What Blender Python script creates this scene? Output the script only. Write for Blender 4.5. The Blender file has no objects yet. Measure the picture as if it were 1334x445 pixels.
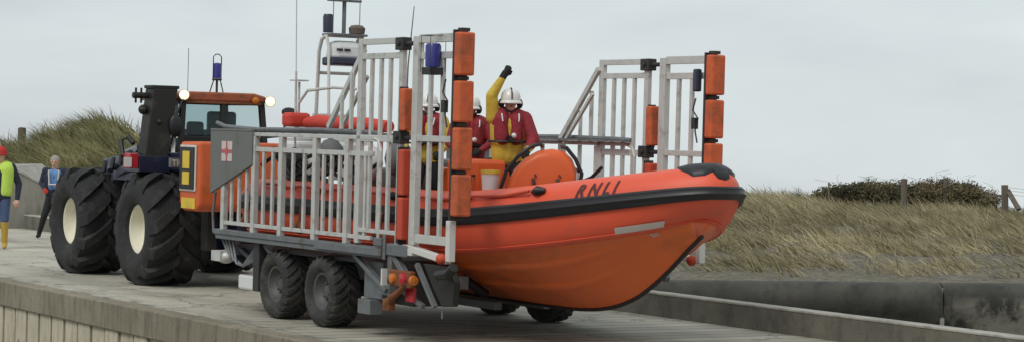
import bpy, bmesh, math, random
import numpy as np
from mathutils import Matrix, Vector, Quaternion, noise
random.seed(7); rng = np.random.default_rng(7)
PI = math.pi
scene = bpy.context.scene
COL = scene.collection

# ------------------------------------------------------------------ frames
F = 3000.0; CX, CY = 667.0, 222.5
CAMZ = 4.0; H = 2.45
def n3(v): v = Vector(v); return v.normalized()
U = -n3((-1176-CX, 130-CY, F))
V = Vector((5500-CX, 310-CY, F)); V = (V - V.dot(U)*U).normalized()
W = U.cross(V)
upc = n3((.0099, -1, .0133))
fwdc = Vector((0,0,1)); fwdc = (fwdc - fwdc.dot(upc)*upc).normalized()
rightc = fwdc.cross(upc)
C2W = Matrix((rightc, fwdc, upc))                 # camera(x right,y down,z fwd) -> world
U0, V0 = -25.0, 15.03
RU, RV, RW = C2W @ U, C2W @ V, C2W @ W
RORG = Vector((0,0,CAMZ)) - RW*H + RU*U0 + RV*V0
RAMP = Matrix.Translation(RORG) @ Matrix((RU, RV, RW)).transposed().to_4x4()
IDENT = Matrix.Identity(4)

def interp(x, t):
    if x <= t[0][0]: return t[0][1]
    for (a, b), (c, d) in zip(t, t[1:]):
        if x <= c: return b + (d-b)*(x-a)/(c-a)
    return t[-1][1]
def sstep(a, b, x):
    t = min(1, max(0, (x-a)/(b-a))); return t*t*(3-2*t)

# ------------------------------------------------------------------ materials
MATS = {}
def mat(name, col, rough=.6, metal=0, var=.12, scale=6, bump=0, bscale=60, dirt=None, dirtamt=.0, dscale=2.5, emit=None, estr=0, spec=.5, coat=0, trans=0):
    m = bpy.data.materials.new(name); m.use_nodes = True; nt = m.node_tree; N = nt.nodes; L = nt.links
    b = N['Principled BSDF']; b.inputs['Roughness'].default_value = rough; b.inputs['Metallic'].default_value = metal
    b.inputs['Specular IOR Level'].default_value = spec; b.inputs['Coat Weight'].default_value = coat
    tc = N.new('ShaderNodeTexCoord')
    nz = N.new('ShaderNodeTexNoise'); nz.inputs['Scale'].default_value = scale; nz.inputs['Detail'].default_value = 6
    L.new(tc.outputs['Object'], nz.inputs['Vector'])
    mix = N.new('ShaderNodeMix'); mix.data_type = 'RGBA'
    mix.inputs[6].default_value = (*[c*(1-var) for c in col], 1); mix.inputs[7].default_value = (*[min(1, c*(1+var)) for c in col], 1)
    L.new(nz.outputs['Fac'], mix.inputs[0]); out = mix.outputs[2]
    if dirt:
        n2 = N.new('ShaderNodeTexNoise'); n2.inputs['Scale'].default_value = dscale; n2.inputs['Detail'].default_value = 10; n2.inputs['Roughness'].default_value = .7
        L.new(tc.outputs['Object'], n2.inputs['Vector'])
        rp = N.new('ShaderNodeValToRGB'); rp.color_ramp.elements[0].position = .62-dirtamt*.35; rp.color_ramp.elements[1].position = .75-dirtamt*.2
        L.new(n2.outputs['Fac'], rp.inputs[0])
        ml = N.new('ShaderNodeMath'); ml.operation = 'MULTIPLY'; ml.inputs[1].default_value = min(1, .45+dirtamt); L.new(rp.outputs[0], ml.inputs[0])
        m2 = N.new('ShaderNodeMix'); m2.data_type = 'RGBA'; m2.inputs[7].default_value = (*dirt, 1)
        L.new(out, m2.inputs[6]); L.new(ml.outputs[0], m2.inputs[0]); out = m2.outputs[2]
    L.new(out, b.inputs['Base Color'])
    rr = N.new('ShaderNodeMapRange'); rr.inputs[3].default_value = max(0, rough-.12); rr.inputs[4].default_value = min(1, rough+.12)
    L.new(nz.outputs['Fac'], rr.inputs[0]); L.new(rr.outputs[0], b.inputs['Roughness'])
    if bump:
        n3_ = N.new('ShaderNodeTexNoise'); n3_.inputs['Scale'].default_value = bscale; n3_.inputs['Detail'].default_value = 5
        L.new(tc.outputs['Object'], n3_.inputs['Vector'])
        bp = N.new('ShaderNodeBump'); bp.inputs['Strength'].default_value = bump; bp.inputs['Distance'].default_value = .02
        L.new(n3_.outputs['Fac'], bp.inputs['Height']); L.new(bp.outputs[0], b.inputs['Normal'])
    if emit: b.inputs['Emission Color'].default_value = (*emit, 1); b.inputs['Emission Strength'].default_value = estr
    if trans: b.inputs['Transmission Weight'].default_value = trans
    MATS[name] = m; return m
mat('alu', (.56,.56,.53), .5, .25, .15, 9, dirt=(.26,.22,.17), dirtamt=.26, dscale=6)
mat('white_paint', (.62,.61,.57), .5, 0, .1, 6, dirt=(.28,.22,.16), dirtamt=.2, dscale=6)
mat('galv', (.165,.178,.185), .55, .3, .25, 5, dirt=(.10,.08,.06), dirtamt=.35, dscale=4)
mat('plate_grey', (.145,.15,.14), .55, 0, .12, 4, dirt=(.10,.085,.06), dirtamt=.25, dscale=3)
mat('dark_steel', (.035,.035,.035), .6, .2, .3, 8, dirt=(.09,.07,.05), dirtamt=.2)
mat('black_rubber', (.012,.012,.014), .45, 0, .25, 8)
mat('foam_orange', (.60,.115,.035), .7, 0, .16, 5, bump=.3, bscale=30, dirt=(.24,.075,.035), dirtamt=.4, dscale=4)
mat('foam_red', (.52,.065,.028), .6, 0, .12, 5, bump=.2, bscale=40, dirt=(.3,.05,.03), dirtamt=.2)
mat('tube_red', (.74,.098,.045), .45, 0, .10, 2.2, bump=.12, bscale=4, dirt=(.52,.10,.05), dirtamt=.25, dscale=1.6)
mat('hull_orange', (.76,.138,.024), .38, 0, .1, 1.3, coat=.15, dirt=(.42,.105,.03), dirtamt=.35, dscale=1.3)
mat('pod_orange', (.72,.12,.022), .42, 0, .08, 3)
mat('tyre', (.017,.017,.017), .75, 0, .35, 6, bump=.5, bscale=25, dirt=(.075,.068,.058), dirtamt=.25, dscale=4)
mat('tyre_small', (.026,.026,.025), .8, 0, .35, 6, bump=.5, bscale=30, dirt=(.085,.078,.066), dirtamt=.4, dscale=5)
mat('rim_cream', (.78,.74,.60), .5, 0, .06, 4, dirt=(.4,.34,.22), dirtamt=.08, dscale=5)
mat('rim_grey', (.10,.10,.098), .6, .2, .2, 6, dirt=(.08,.06,.045), dirtamt=.4)
mat('navy', (.014,.018,.045), .4, 0, .3, 4, dirt=(.06,.055,.05), dirtamt=.2, coat=.3)
mat('tractor_orange', (.62,.115,.028), .45, 0, .1, 4, dirt=(.3,.09,.04), dirtamt=.2)
mat('roof_paint', (.40,.095,.035), .6, 0, .2, 5, dirt=(.12,.06,.035), dirtamt=.45, dscale=5)
mat('yellow', (.72,.50,.05), .5, 0, .1, 6, dirt=(.3,.22,.08), dirtamt=.2)
mat('mast_black', (.017,.017,.014), .55, .1, .3, 3, dirt=(.07,.065,.05), dirtamt=.2)
mat('glass', (.10,.15,.16), .06, 0, .05, 2, spec=.9)
mat('blue_lens', (.010,.011,.20), .4, 0, .05, 2, spec=.8)
mat('lamp_on', (1,.9,.65), .3, 0, 0, 1, emit=(1,.80,.45), estr=1.25)
mat('amber', (.55,.16,.02), .3); mat('red_lens', (.42,.02,.03), .25)
mat('rust', (.20,.07,.024), .75, .1, .35, 14, bump=.3, dirt=(.08,.04,.02), dirtamt=.3, dscale=8)
mat('drysuit', (.56,.40,.045), .7, 0, .22, 9, bump=.8, bscale=9)
mat('vest_red', (.25,.016,.026), .7, 0, .25, 9, bump=.8, bscale=12)
mat('navy_cloth', (.020,.024,.045), .85, 0, .25, 9, bump=.6, bscale=12)
mat('black_cloth', (.014,.014,.016), .85, 0, .3, 9, bump=.5, bscale=12)
mat('jeans', (.055,.085,.17), .85, 0, .25, 9, bump=.5, bscale=14)
mat('hivis', (.50,.70,.10), .7, 0, .1, 9, bump=.4, bscale=12)
mat('hat_red', (.45,.03,.02), .8, 0, .12, 20)
mat('boot_yellow', (.50,.32,.05), .5, 0, .12, 8)
mat('bib_blue', (.12,.25,.50), .7, 0, .12, 8)
mat('skin', (.58,.33,.24), .55, 0, .08, 12)
mat('grey_hair', (.32,.29,.26), .9, 0, .2, 40)
mat('dark_hair', (.05,.035,.025), .9, 0, .2, 40)
mat('helmet_white', (.74,.74,.70), .3, 0, .05, 3, coat=.3)
mat('white_plastic', (.66,.67,.66), .4, 0, .06, 4, dirt=(.4,.38,.33), dirtamt=.1)
mat('letter', (.075,.018,.015), .5); mat('letter_dark', (.03,.03,.04), .5)
mat('decal_white', (.58,.52,.48), .5, 0, .1, 8, dirt=(.5,.3,.2), dirtamt=.2, dscale=10)
mat('decal_red', (.48,.10,.11), .5); mat('decal_blue', (.03,.04,.2), .5)
mat('wood_post', (.13,.105,.08), .9, 0, .35, 12, bump=.5, bscale=30)
mat('wire', (.12,.12,.12), .5, .5)
mat('deck_grey', (.13,.13,.13), .8)
mat('bag_red', (.55,.05,.03), .7, 0, .15, 6, bump=.7, bscale=8)

gm_ = MATS['glass'].node_tree; _b = gm_.nodes['Principled BSDF']; _o = gm_.nodes['Material Output']; _t = gm_.nodes.new('ShaderNodeBsdfTransparent'); _t.inputs[0].default_value = (.80,.93,.93,1)
_m = gm_.nodes.new('ShaderNodeMixShader'); _m.inputs[0].default_value = .22; gm_.links.new(_t.outputs[0], _m.inputs[1]); gm_.links.new(_b.outputs[0], _m.inputs[2]); gm_.links.new(_m.outputs[0], _o.inputs['Surface'])
# ------------------------------------------------------------------ builder
class MB:
    def __init__(s): s.v = []; s.f = []; s.m = []; s.mi = 0; s.g = []
    def add(s, vs, fs):
        o = len(s.v); s.g.append((o, o+len(vs), len(s.f), len(s.f)+len(fs))); s.v += [tuple(v) for v in vs]; s.f += [tuple(i+o for i in f) for f in fs]; s.m += [s.mi]*len(fs)
    def box(s, c, d, rot=None, taper=1):
        vs = []
        for z in (-.5,.5):
            k = taper if z > 0 else 1
            for x, y in ((-.5,-.5),(.5,-.5),(.5,.5),(-.5,.5)):
                p = Vector((x*d[0]*k, y*d[1]*k, z*d[2]))
                if rot is not None: p = rot @ p
                vs.append(Vector(c)+p)
        s.add(vs, [(3,2,1,0),(4,5,6,7),(0,1,5,4),(1,2,6,5),(2,3,7,6),(3,0,4,7)])
        return s
    def b2(s, x0, x1, y0, y1, z0, z1): return s.box(((x0+x1)/2,(y0+y1)/2,(z0+z1)/2), (x1-x0,y1-y0,z1-z0))
    def bar(s, p, q, a, b=None, up=(0,0,1)):          # rectangular bar p->q
        p, q = Vector(p), Vector(q); d = q-p; l = d.length; z = d/l
        x = Vector(up).cross(z)
        if x.length < 1e-3: x = Vector((1,0,0)).cross(z)
        x.normalize(); y = z.cross(x); R = Matrix((x,y,z)).transposed()
        return s.box((p+q)/2, (a, b or a, l), R)
    def tube(s, pts, r, n=8, cap=True, rs=None):
        pts = [Vector(p) for p in pts]; rings = []; prev = None
        for i, p in enumerate(pts):
            t = (pts[min(i+1,len(pts)-1)]-pts[max(i-1,0)]).normalized()
            if prev is None:
                x = t.orthogonal().normalized()
            else:
                x = (prev - t*prev.dot(t)).normalized()
            prev = x; y = t.cross(x); rr = rs[i] if rs else r
            rings.append([p + (x*math.cos(2*PI*k/n)+y*math.sin(2*PI*k/n))*rr for k in range(n)])
        vs = [v for rg in rings for v in rg]; fs = []
        for i in range(len(rings)-1):
            for k in range(n):
                a = i*n+k; b = i*n+(k+1)%n; fs.append((a,b,b+n,a+n))
        if cap: fs.append(tuple(range(n-1,-1,-1))); fs.append(tuple(range((len(rings)-1)*n, len(rings)*n)))
        s.add(vs, fs); return s
    def prism(s, poly, axis, t0, t1):                 # poly 2D in the two other axes (ordered x,y,z)
        def mk(a, b, t):
            return (t,a,b) if axis==0 else (a,t,b) if axis==1 else (a,b,t)
        n = len(poly); vs = [mk(a,b,t0) for a,b in poly]+[mk(a,b,t1) for a,b in poly]
        fs = [tuple(range(n)), tuple(range(2*n-1,n-1,-1))]
        for i in range(n): j=(i+1)%n; fs.append((i,i+n,j+n,j))
        s.add(vs, fs); return s
    def lathe(s, prof, c, axis, n=32, closed=False):  # prof (r,h) ; axis vector
        ax = Vector(axis).normalized(); x = ax.orthogonal().normalized(); y = ax.cross(x); c = Vector(c)
        vs = []; fs = []; m = len(prof)
        for r, h in prof:
            for k in range(n): vs.append(c+ax*h+(x*math.cos(2*PI*k/n)+y*math.sin(2*PI*k/n))*r)
        for i in range(m-1 if not closed else m):
            j = (i+1)%m
            for k in range(n): fs.append((i*n+k, i*n+(k+1)%n, j*n+(k+1)%n, j*n+k))
        s.add(vs, fs); return s
    def ball(s, c, r, n=12, sc=(1,1,1), rot=None):
        vs = []; fs = []; c = Vector(c); m = n//2+1
        for i in range(m):
            t = PI*i/(m-1)
            for k in range(n):
                p = Vector((math.sin(t)*math.cos(2*PI*k/n)*sc[0], math.sin(t)*math.sin(2*PI*k/n)*sc[1], math.cos(t)*sc[2]))*r
                if rot is not None: p = rot @ p
                vs.append(c+p)
        for i in range(m-1):
            for k in range(n): fs.append((i*n+k,(i+1)*n+k,(i+1)*n+(k+1)%n,i*n+(k+1)%n))
        s.add(vs, fs); return s
    def clusters(s):
        bb = []
        for a, b, _, _ in s.g:
            p = np.array([tuple(v) for v in s.v[a:b]]); bb.append((p.min(0)-.012, p.max(0)+.012))
        n = len(bb); par = list(range(n))
        def find(i):
            while par[i] != i: i = par[i]
            return i
        for i in range(n):
            for j in range(i+1, n):
                if (bb[i][0] <= bb[j][1]).all() and (bb[j][0] <= bb[i][1]).all(): par[find(j)] = find(i)
        d = {}
        for i in range(n): d.setdefault(find(i), []).append(i)
        return list(d.values())
    def build(s, name, mats, parent=None, base=(0,0,0), smooth=False, bevel=0, frame=None, kind=None, one=False):
        if parent is not None and not one and 1 < len(s.g) <= 60:
            cl = s.clusters()
            if len(cl) > 1:
                first = None
                for c in cl:
                    m = MB()
                    for i in c:
                        a, b, f0, f1 = s.g[i]; m.add(s.v[a:b], [tuple(k-a for k in f) for f in s.f[f0:f1]])
                    o = m.build(name, mats, parent, base, smooth, bevel, frame, kind, True)
                    first = first or o
                return first
        if not isinstance(mats, (list, tuple)): mats = [mats]
        me = bpy.data.meshes.new(name); B = Vector(base)
        me.from_pydata([Vector(v)-B for v in s.v], [], s.f)
        for m in mats: me.materials.append(MATS[m])
        me.polygons.foreach_set('material_index', s.m)
        bm = bmesh.new(); bm.from_mesh(me); bmesh.ops.remove_doubles(bm, verts=bm.verts, dist=1e-5); bmesh.ops.recalc_face_normals(bm, faces=bm.faces); bm.to_mesh(me); bm.free()
        if smooth: me.polygons.foreach_set('use_smooth', [True]*len(me.polygons))
        o = bpy.data.objects.new(name, me); COL.objects.link(o)
        if parent: o.parent = parent
        elif frame is not None: o.matrix_world = frame @ Matrix.Translation(B)
        if bevel:
            md = o.modifiers.new('Bevel','BEVEL'); md.width = bevel; md.segments = 2; md.limit_method = 'ANGLE'; md.angle_limit = .6
        if smooth:
            es = o.modifiers.new('Split','EDGE_SPLIT'); es.split_angle = .75
        if kind: o['kind'] = kind
        return o
def thing(name, label, cat, base, frame=RAMP, group=None):
    o = bpy.data.objects.new(name, None); COL.objects.link(o); o.empty_display_size = .3
    o.matrix_world = frame @ Matrix.Translation(Vector(base)); o['label'] = label; o['category'] = cat
    if group: o['group'] = group
    return o
def tag(o, label, cat, group=None):
    o['label'] = label; o['category'] = cat
    if group: o['group'] = group
    return o
def pathpts(fn, n): return [fn(i/(n-1)) for i in range(n)]
def text_mesh(txt, size, shear=0, bold=0, sub=0):
    cu = bpy.data.curves.new('t','FONT'); cu.body = txt; cu.size = size; cu.shear = shear; cu.offset = bold; cu.resolution_u = 3; cu.extrude = 0
    o = bpy.data.objects.new('t', cu); COL.objects.link(o)
    me = bpy.data.meshes.new_from_object(o.evaluated_get(bpy.context.evaluated_depsgraph_get()))
    bm = bmesh.new(); bm.from_mesh(me); bmesh.ops.triangulate(bm, faces=bm.faces)
    for _ in range(sub): bmesh.ops.subdivide_edges(bm, edges=[e for e in bm.edges if e.calc_length() > size*.08], cuts=1, use_grid_fill=True); bmesh.ops.triangulate(bm, faces=bm.faces)
    bm.to_mesh(me); bm.free()
    vs = [v.co.copy() for v in me.vertices]; fs = [tuple(p.vertices) for p in me.polygons]
    bpy.data.objects.remove(o); bpy.data.curves.remove(cu); bpy.data.meshes.remove(me)
    return vs, fs

# ------------------------------------------------------------------ tyres
def tyre_mb(c, R, w, rr, nl, lh, sgn=1, bars=7, lw=.075, sweep=.34):
    mb = MB(); hw = w/2
    prof = [(rr,hw*.74),(rr+.02,hw*.86),(rr+(R-rr)*.35,hw*1.0),(rr+(R-rr)*.65,hw*.99),(R*.925,hw*.90),(R*.962,hw*.72),(R*.972,hw*.35),(R*.975,0)]
    full = prof + [(r,-y) for r, y in prof[-2::-1]]
    mb.lathe(full, c, (0,1,0), 48)
    def rad(y):
        a = abs(y)/hw
        return interp(a, [(0,R*.975),(.35,R*.972),(.72,R*.962),(.90,R*.925),(.985,R*.82)])
    for side in (-1,1):
        for i in range(nl):
            a0 = 2*PI*(i+(.5 if side>0 else 0))/nl
            lo = []; hi = []
            for k in range(bars+1):
                t = k/bars; y = side*hw*(-.06+1.05*t); yy = min(abs(y),hw*.985)*(1 if y*side>0 else -1)*side
                a = a0 + sgn*sweep*(t**.85)*(1)
                r = rad(yy) ; h = lh*(1 if t<.9 else .55)
                wd = lw*(1+.35*t)
                for da, dst in ((-wd,0),(wd,1)):
                    aa = a+da/R
                    lo.append(Vector((math.sin(aa)*(r-.02), yy, math.cos(aa)*(r-.02))))
                    hh = h*.5 if False else h
                    ab = a+da*.8/R
                    hi.append(Vector((math.sin(ab)*(r+hh), yy*(1.0+ (.015 if t>.8 else 0)), math.cos(ab)*(r+hh))))
            vs = [Vector(c)+p for p in lo+hi]; m = 2*(bars+1); fs = []
            for k in range(bars):
                a = 2*k
                fs += [(m+a,m+a+1,m+a+3,m+a+2),(a,m+a,m+a+2,a+2),(a+1,a+3,m+a+3,m+a+1)]
            fs += [(0,1,m+1,m),(m-2,2*m-2,2*m-1,m-1)]
            mb.add(vs, fs)
    return mb
def wheel(parent, base, c, R, w, rr, nl, lh, rim_m, tyre_m, face=-1, sweep=.34, lw=.075):
    hw = w/2; f = face
    rim = MB()
    pr = [(rr+.015,f*hw*.80),(rr+.012,f*hw*.74),(rr-.03,f*hw*.72),(rr-.045,f*hw*.5),(rr-.07,f*hw*.34),(rr*.62,f*hw*.26),(rr*.45,f*hw*.30),(rr*.34,f*hw*.30),(rr*.30,f*hw*.44),(rr*.16,f*hw*.46),(0.001,f*hw*.46)]
    rim.lathe(pr, c, (0,1,0), 40)
    rim.lathe([(rr+.01,-f*hw*.78),(rr-.05,-f*hw*.6),(rr*.5,-f*hw*.3),(.001,-f*hw*.3)], c, (0,1,0), 32)
    for k in range(8):
        a = 2*PI*k/8; p = Vector(c)+Vector((math.sin(a)*rr*.4, f*hw*.30, math.cos(a)*rr*.4))
        rim.tube([p, p+Vector((0,f*.035,0))], .016, 6)
    ro = rim.build('wheel', rim_m, parent, base, smooth=True)
    tyre_mb(c, R, w, rr, nl, lh, 1, lw=lw, sweep=sweep).build('tyre', tyre_m, ro, base, smooth=True)
    return ro

# ------------------------------------------------------------------ boat shape functions
UB, LB, HB = 1.0, 3.74, 1.12
def bpath(s):
    if s <= 0: return (UB+s*5.3, -HB)
    a = s*PI/2; return (UB+LB*math.sin(a), -HB*max(0,math.cos(a))**1.55)
def wc(u): return 1.48+(0.50*((u-.9)/4.2)**1.5 if u > .9 else 0)
def bS(s, th, off=0, side=-1):
    e = 1e-3; u, v = bpath(s); a = bpath(max(-1,s-e)); b = bpath(min(1,s+e)); t = Vector((b[0]-a[0], b[1]-a[1])).normalized()
    n = Vector((t[1], -t[0]))
    if n[1] > 0: n = -n
    if s > .999: n = Vector((1,0))
    k = 1-.12*max(0,s)**3; rx = .30*k+off; c, sn = math.cos(th), math.sin(th)
    if sn > 0: ry = .31*k+off; back = 0
    else:
        ry = .45*(1-.22*max(0,s)**2)+off; c = math.copysign(abs(c)**.55, c) if abs(c) > 1e-9 else 0
        back = .46*max(0,s)**3*(-sn)**1.2
    return Vector((u+n[0]*rx*c-back, (v+n[1]*rx*c)*(-side), wc(u)+ry*sn))
def halfb(u):
    if u <= UB: return HB
    x = min(1,(u-UB)/LB); return HB*max(0,math.sqrt(1-x*x))**1.5
KEEL = [(-4.3,.46),(1.5,.44),(2.1,.445),(2.6,.48),(3.0,.55),(3.4,.68),(3.75,.87),(4.06,1.07),(4.35,1.29),(4.57,1.42),(4.8,1.60),(5.0,1.76),(5.2,1.9)]
def keel(u): return .25*(interp(u-.12,KEEL)+interp(u+.12,KEEL))+.5*interp(u,KEEL)

def build_boat():
    base = (-.5,0,.45)
    bt = thing('inshore_lifeboat', 'large orange rigid inflatable lifeboat lettered RNLI, loaded bow outward on the launching carriage', 'lifeboat', base)
    # hull bottom with spray rails
    mb = MB(); ss_ = [-1,-.87,-.72,-.58,-.43,-.28,-.15,-.05,0,.05]+[.05+.0328*i for i in range(1,30)]
    def sec(s):
        C = bS(s, math.radians(-66), -.015); C.x = min(C.x, 5.3); wk = keel(C.x); vb = abs(C.y); wt = C.z
        if s > .995: vb = 0
        if wk > wt-.01: wk = wt-.01
        pts = []
        for a in (0,.12,.25,.38,.5,.62,.74,.85,.93,1.0):
            cv = sstep(2.4,4.4,C.x); bb = a*(1-cv)+(a+.10*math.sin(PI*a))*cv
            pts.append((a*vb, wk+(wt-wk)*bb))
        return [(C.x,-v,w) for v,w in pts[::-1]]+[(C.x,v,w) for v,w in pts[1:]]
    rows = [sec(q) for q in ss_]; m = len(rows[0])
    vs = [p for r in rows for p in r]; fs = [(i*m+j,(i+1)*m+j,(i+1)*m+j+1,i*m+j+1) for i in range(len(rows)-1) for j in range(m-1)]
    fs.append(tuple(range(m)))
    mb.add(vs, fs); hull = mb.build('hull', 'hull_orange', bt, base, smooth=True)
    # spray rails
    def hp(s, a, off=0):
        C = bS(s, math.radians(-66), -.015); wk = min(keel(C.x), C.z-.01); cv = sstep(2.4,4.4,C.x); bb = a*(1-cv)+(a+.10*math.sin(PI*a))*cv
        return Vector((C.x, C.y*a-off*.6, wk+(C.z-wk)*bb-off*.8))
    for a, s1 in ((.36,.50),(.68,.60)):
        for sd in (-1,1):
            b_ = MB(); pr = []
            for k_ in range(40):
                q = -1+(s1+1)*k_/39; p = hp(q, a, .0); t_ = min(1,(s1-q)/.25+.02); h_ = .035*t_
                for da, oo in ((0,-.005),(.0,h_),(.035,h_*.9),(.075,-.005)):
                    p = hp(q, a+da*(1.0), oo); pr.append((p.x, p.y*(-sd) if sd>0 else p.y, p.z))
            b_.add(pr, [(4*i+j,4*i+j+1,4*i+j+5,4*i+j+4) for i in range(39) for j in range(3)])
            b_.build('spray_rail', 'hull_orange', hull, base, smooth=False)
    b_ = MB()
    for (ds, da) in ((0,0),(.018,0),(0,.07),(.018,.07)):
        q0, a0 = .665+ds, .70+da
        b_.add([hp(q0,a0,.006),hp(q0+.013,a0,.006),hp(q0+.013,a0+.05,.006),hp(q0,a0+.05,.006)],[(0,1,2,3)])
    b_.build('flag_emblem', 'decal_white', hull, base, one=True)
    # keel guard
    k = MB(); k.tube([(u,0,keel(u)-.004) for u in [-4,-2,0,1,1.6]+[1.7+.12*i for i in range(26)] if keel(u) < 1.50], .026, 8); k.build('keel_guard', 'black_rubber', hull, base, smooth=True)
    # tubes: one sponson all round
    SS = [-1,-.75,-.5,-.25,0]+[i/28 for i in range(1,29)]
    mb = MB(); n = 28; rings = []
    for side in (-1,1):
        ss = SS if side < 0 else SS[::-1][1:]
        for s in ss:
            rings.append([bS(s, 2*PI*k/n, 0, side) if side<0 else bS(s, 2*PI*k/n, 0, 1) for k in range(n)])
    vs = [p for r in rings for p in r]; fs = [(i*n+j,i*n+(j+1)%n,(i+1)*n+(j+1)%n,(i+1)*n+j) for i in range(len(rings)-1) for j in range(n)]
    fs += [tuple(range(n)), tuple(range((len(rings)-1)*n,len(rings)*n))]
    mb.add(vs, fs); tb = mb.build('inflatable_tube', 'tube_red', bt, base, smooth=True)
    # rubbing strake : 3 ribs profile
    mb = MB(); rings = []; prof = [(.27,.0),(.28,.028),(.20,.044),(.10,.038),(.0,.056),(-.08,.038),(-.15,.042),(-.21,.026),(-.20,0)]
    for side in (-1,1):
        ss = SS if side < 0 else SS[::-1][1:]
        for s in ss:
            fl = 1-.15*max(0,s)
            rings.append([bS(s, a*fl*1.05, o, side) for a,o in prof])
    q = len(prof); vs = [p for r in rings for p in r]; fs = [(i*q+j,i*q+(j+1)%q,(i+1)*q+(j+1)%q,(i+1)*q+j) for i in range(len(rings)-1) for j in range(q)]
    mb.add(vs, fs); mb.build('rubbing_strake', 'black_rubber', tb, base, smooth=True)
    # thin seam strip at the lower edge
    mb = MB(); rings = []
    for side in (-1,1):
        ss = SS if side < 0 else SS[::-1][1:]
        for s in ss: rings.append([bS(s, a, o, side) for a,o in [(-1.02,.0),(-1.02,.010),(-1.16,.010),(-1.16,0)]])
    q = 4; vs = [p for r in rings for p in r]; fs = [(i*q+j,i*q+(j+1)%q,(i+1)*q+(j+1)%q,(i+1)*q+j) for i in range(len(rings)-1) for j in range(q)]
    mb.add(vs, fs); mb.build('seam_strip', 'tube_red', tb, base, smooth=True)
    # bow cap
    mb = MB(); na, ns = 18, 26; o = []
    def th_range(s):   # lower/outer edge of the pad on top of the tube
        t = (s-.60)/.40
        return t
    ring = []
    for side in (-1,1):
        ss = [.74+.26*(i/20) for i in range(21)]; ss = ss if side<0 else ss[::-1][1:]
        for s in ss:
            t = (s-.74)/.26; lo = math.radians(interp(t, [(0,92),(.12,66),(.4,40),(.65,42),(.86,54),(.93,38),(1,30)]))
            hi = max(lo+.02, PI*.90)
            ring.append([bS(s, lo+(hi-lo)*j/na, (.0 if j in (0,na) else .022+.022*math.sin(PI*j/na)*min(1,t*5)), side) for j in range(na+1)])
    q = na+1; vs = [p for r in ring for p in r]; fs = [(i*q+j,i*q+j+1,(i+1)*q+j+1,(i+1)*q+j) for i in range(len(ring)-1) for j in range(na)]
    mb.add(vs, fs); mb.build('bow_cap', 'black_rubber', tb, base, smooth=True)
    # stern cones
    mb = MB()
    for sd in (-1,1):
        mb.lathe([(.31,0),(.29,.12),(.2,.35),(.08,.5),(.001,.55)], (-4.3,sd*1.12,1.46), (-1,0,0), 20)
    mb.build('stern_cone', 'tube_red', tb, base, smooth=True)
    # lettering
    vs, fs = text_mesh('R N L I', 1.0, .22, .030, 3)
    xs = [v.x for v in vs]; x0, x1 = min(xs), max(xs)
    mb = MB(); out = []
    # spread letters along the tube
    def tomap(x, y, side):
        t = (x-x0)/(x1-x0)
        s = .452+t*(.122)
        th = math.radians(17+ (y/.70)*31)
        return bS(s, th, .009, side)
    adv = [(0,.70),(.70,1.42)]
    for side in (-1,1):
        mb = MB(); mb.add([tomap(v.x if side<0 else x0+x1-v.x, v.y, side) for v in vs], fs); mb.build('lettering', 'letter', tb, base, one=True)
    # grab line along the tube top with black end toggles
    mb = MB(); pts = [bS(-.9+ (1.22)*i/30, math.radians(46-8*i/30), .035+.02*math.sin(i*1.3), -1) for i in range(31)]
    mb.tube(pts, .02, 6); mb.build('grab_strip', 'foam_red', tb, base, smooth=True)
    mb = MB()
    for s in (-.6,-.2,.1,.325):
        p = bS(s, math.radians(40), .02, -1); q = bS(s+.018, math.radians(38), .05, -1); r = bS(s+.034, math.radians(41), .02, -1)
        mb.tube([p,q,r], .045, 8, rs=[.03,.055,.03])
    mb.build('grab_toggle', 'black_rubber', tb, base, smooth=True)
    # reflective stripe + emblem low on the bow
    mb = MB(); A, Bm = 20, 2; rg = []
    for i in range(A+1):
        s = .575+.185*i/A; rg.append([bS(s, math.radians(a), .012, -1) for a in (-43,-50,-59)])
    vs = [p for r in rg for p in r]; mb.add(vs, [(i*3+j,i*3+j+1,(i+1)*3+j+1,(i+1)*3+j) for i in range(A) for j in range(2)])
    mb.build('reflective_stripe', 'decal_white', tb, base, smooth=True)
    # deck & consoles
    mb = MB(); us2 = [-4.25+.3*i for i in range(29)]; us2 = [u for u in us2 if u < 3.3]
    vs = []; 
    for u in us2: vs += [(u,-halfb(u)*.98,1.28),(u,halfb(u)*.98,1.28)]
    mb.add(vs, [(2*i,2*i+1,2*i+3,2*i+2) for i in range(len(us2)-1)]); mb.build('deck', 'deck_grey', bt, base)
    # forward pod
    pc = Vector((1.75,-.30,0)); mb = MB(); fdir = Vector((.85,-.52,0)); sdir = Vector((.52,.85,0))
    # profile facing the bow: the pod is a rounded locker, widest at 1.95, seen as a dome
    prof = [(-.42,1.50),(-.45,1.72),(-.43,1.9),(-.35,2.08),(-.22,2.22),(-.06,2.31),(.10,2.335),(.24,2.31),(.34,2.22),(.40,2.08),(.40,1.92),(.35,1.76),(.31,1.5)]
    def pod(mb, prof, d0, d1, sc0, sc1, cen):
        n = len(prof); c0 = (sum(p[0] for p in prof)/n, 1.6)
        vs = []; steps = [(d0,sc0*.86),(d0+.04,sc0),(d1-.10,sc1),(d1-.02,sc1*.94),(d1,sc1*.86)]
        for d, k in steps:
            for a, z in prof: vs.append(cen+sdir*(a*k)+fdir*d+Vector((0,0,1.5+(z-1.5)*k)))
        fs = [(i*n+j,i*n+(j+1)%n,(i+1)*n+(j+1)%n,(i+1)*n+j) for i in range(len(steps)-1) for j in range(n)]
        fs += [tuple(range(n)), tuple(range((len(steps)-1)*n,len(steps)*n))]
        mb.add(vs, fs)
    pod(mb, prof, -.30, .28, .97, 1.0, pc); po = mb.build('bow_pod', 'pod_orange', bt, base, smooth=True, bevel=.015)
    mb = MB()
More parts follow.
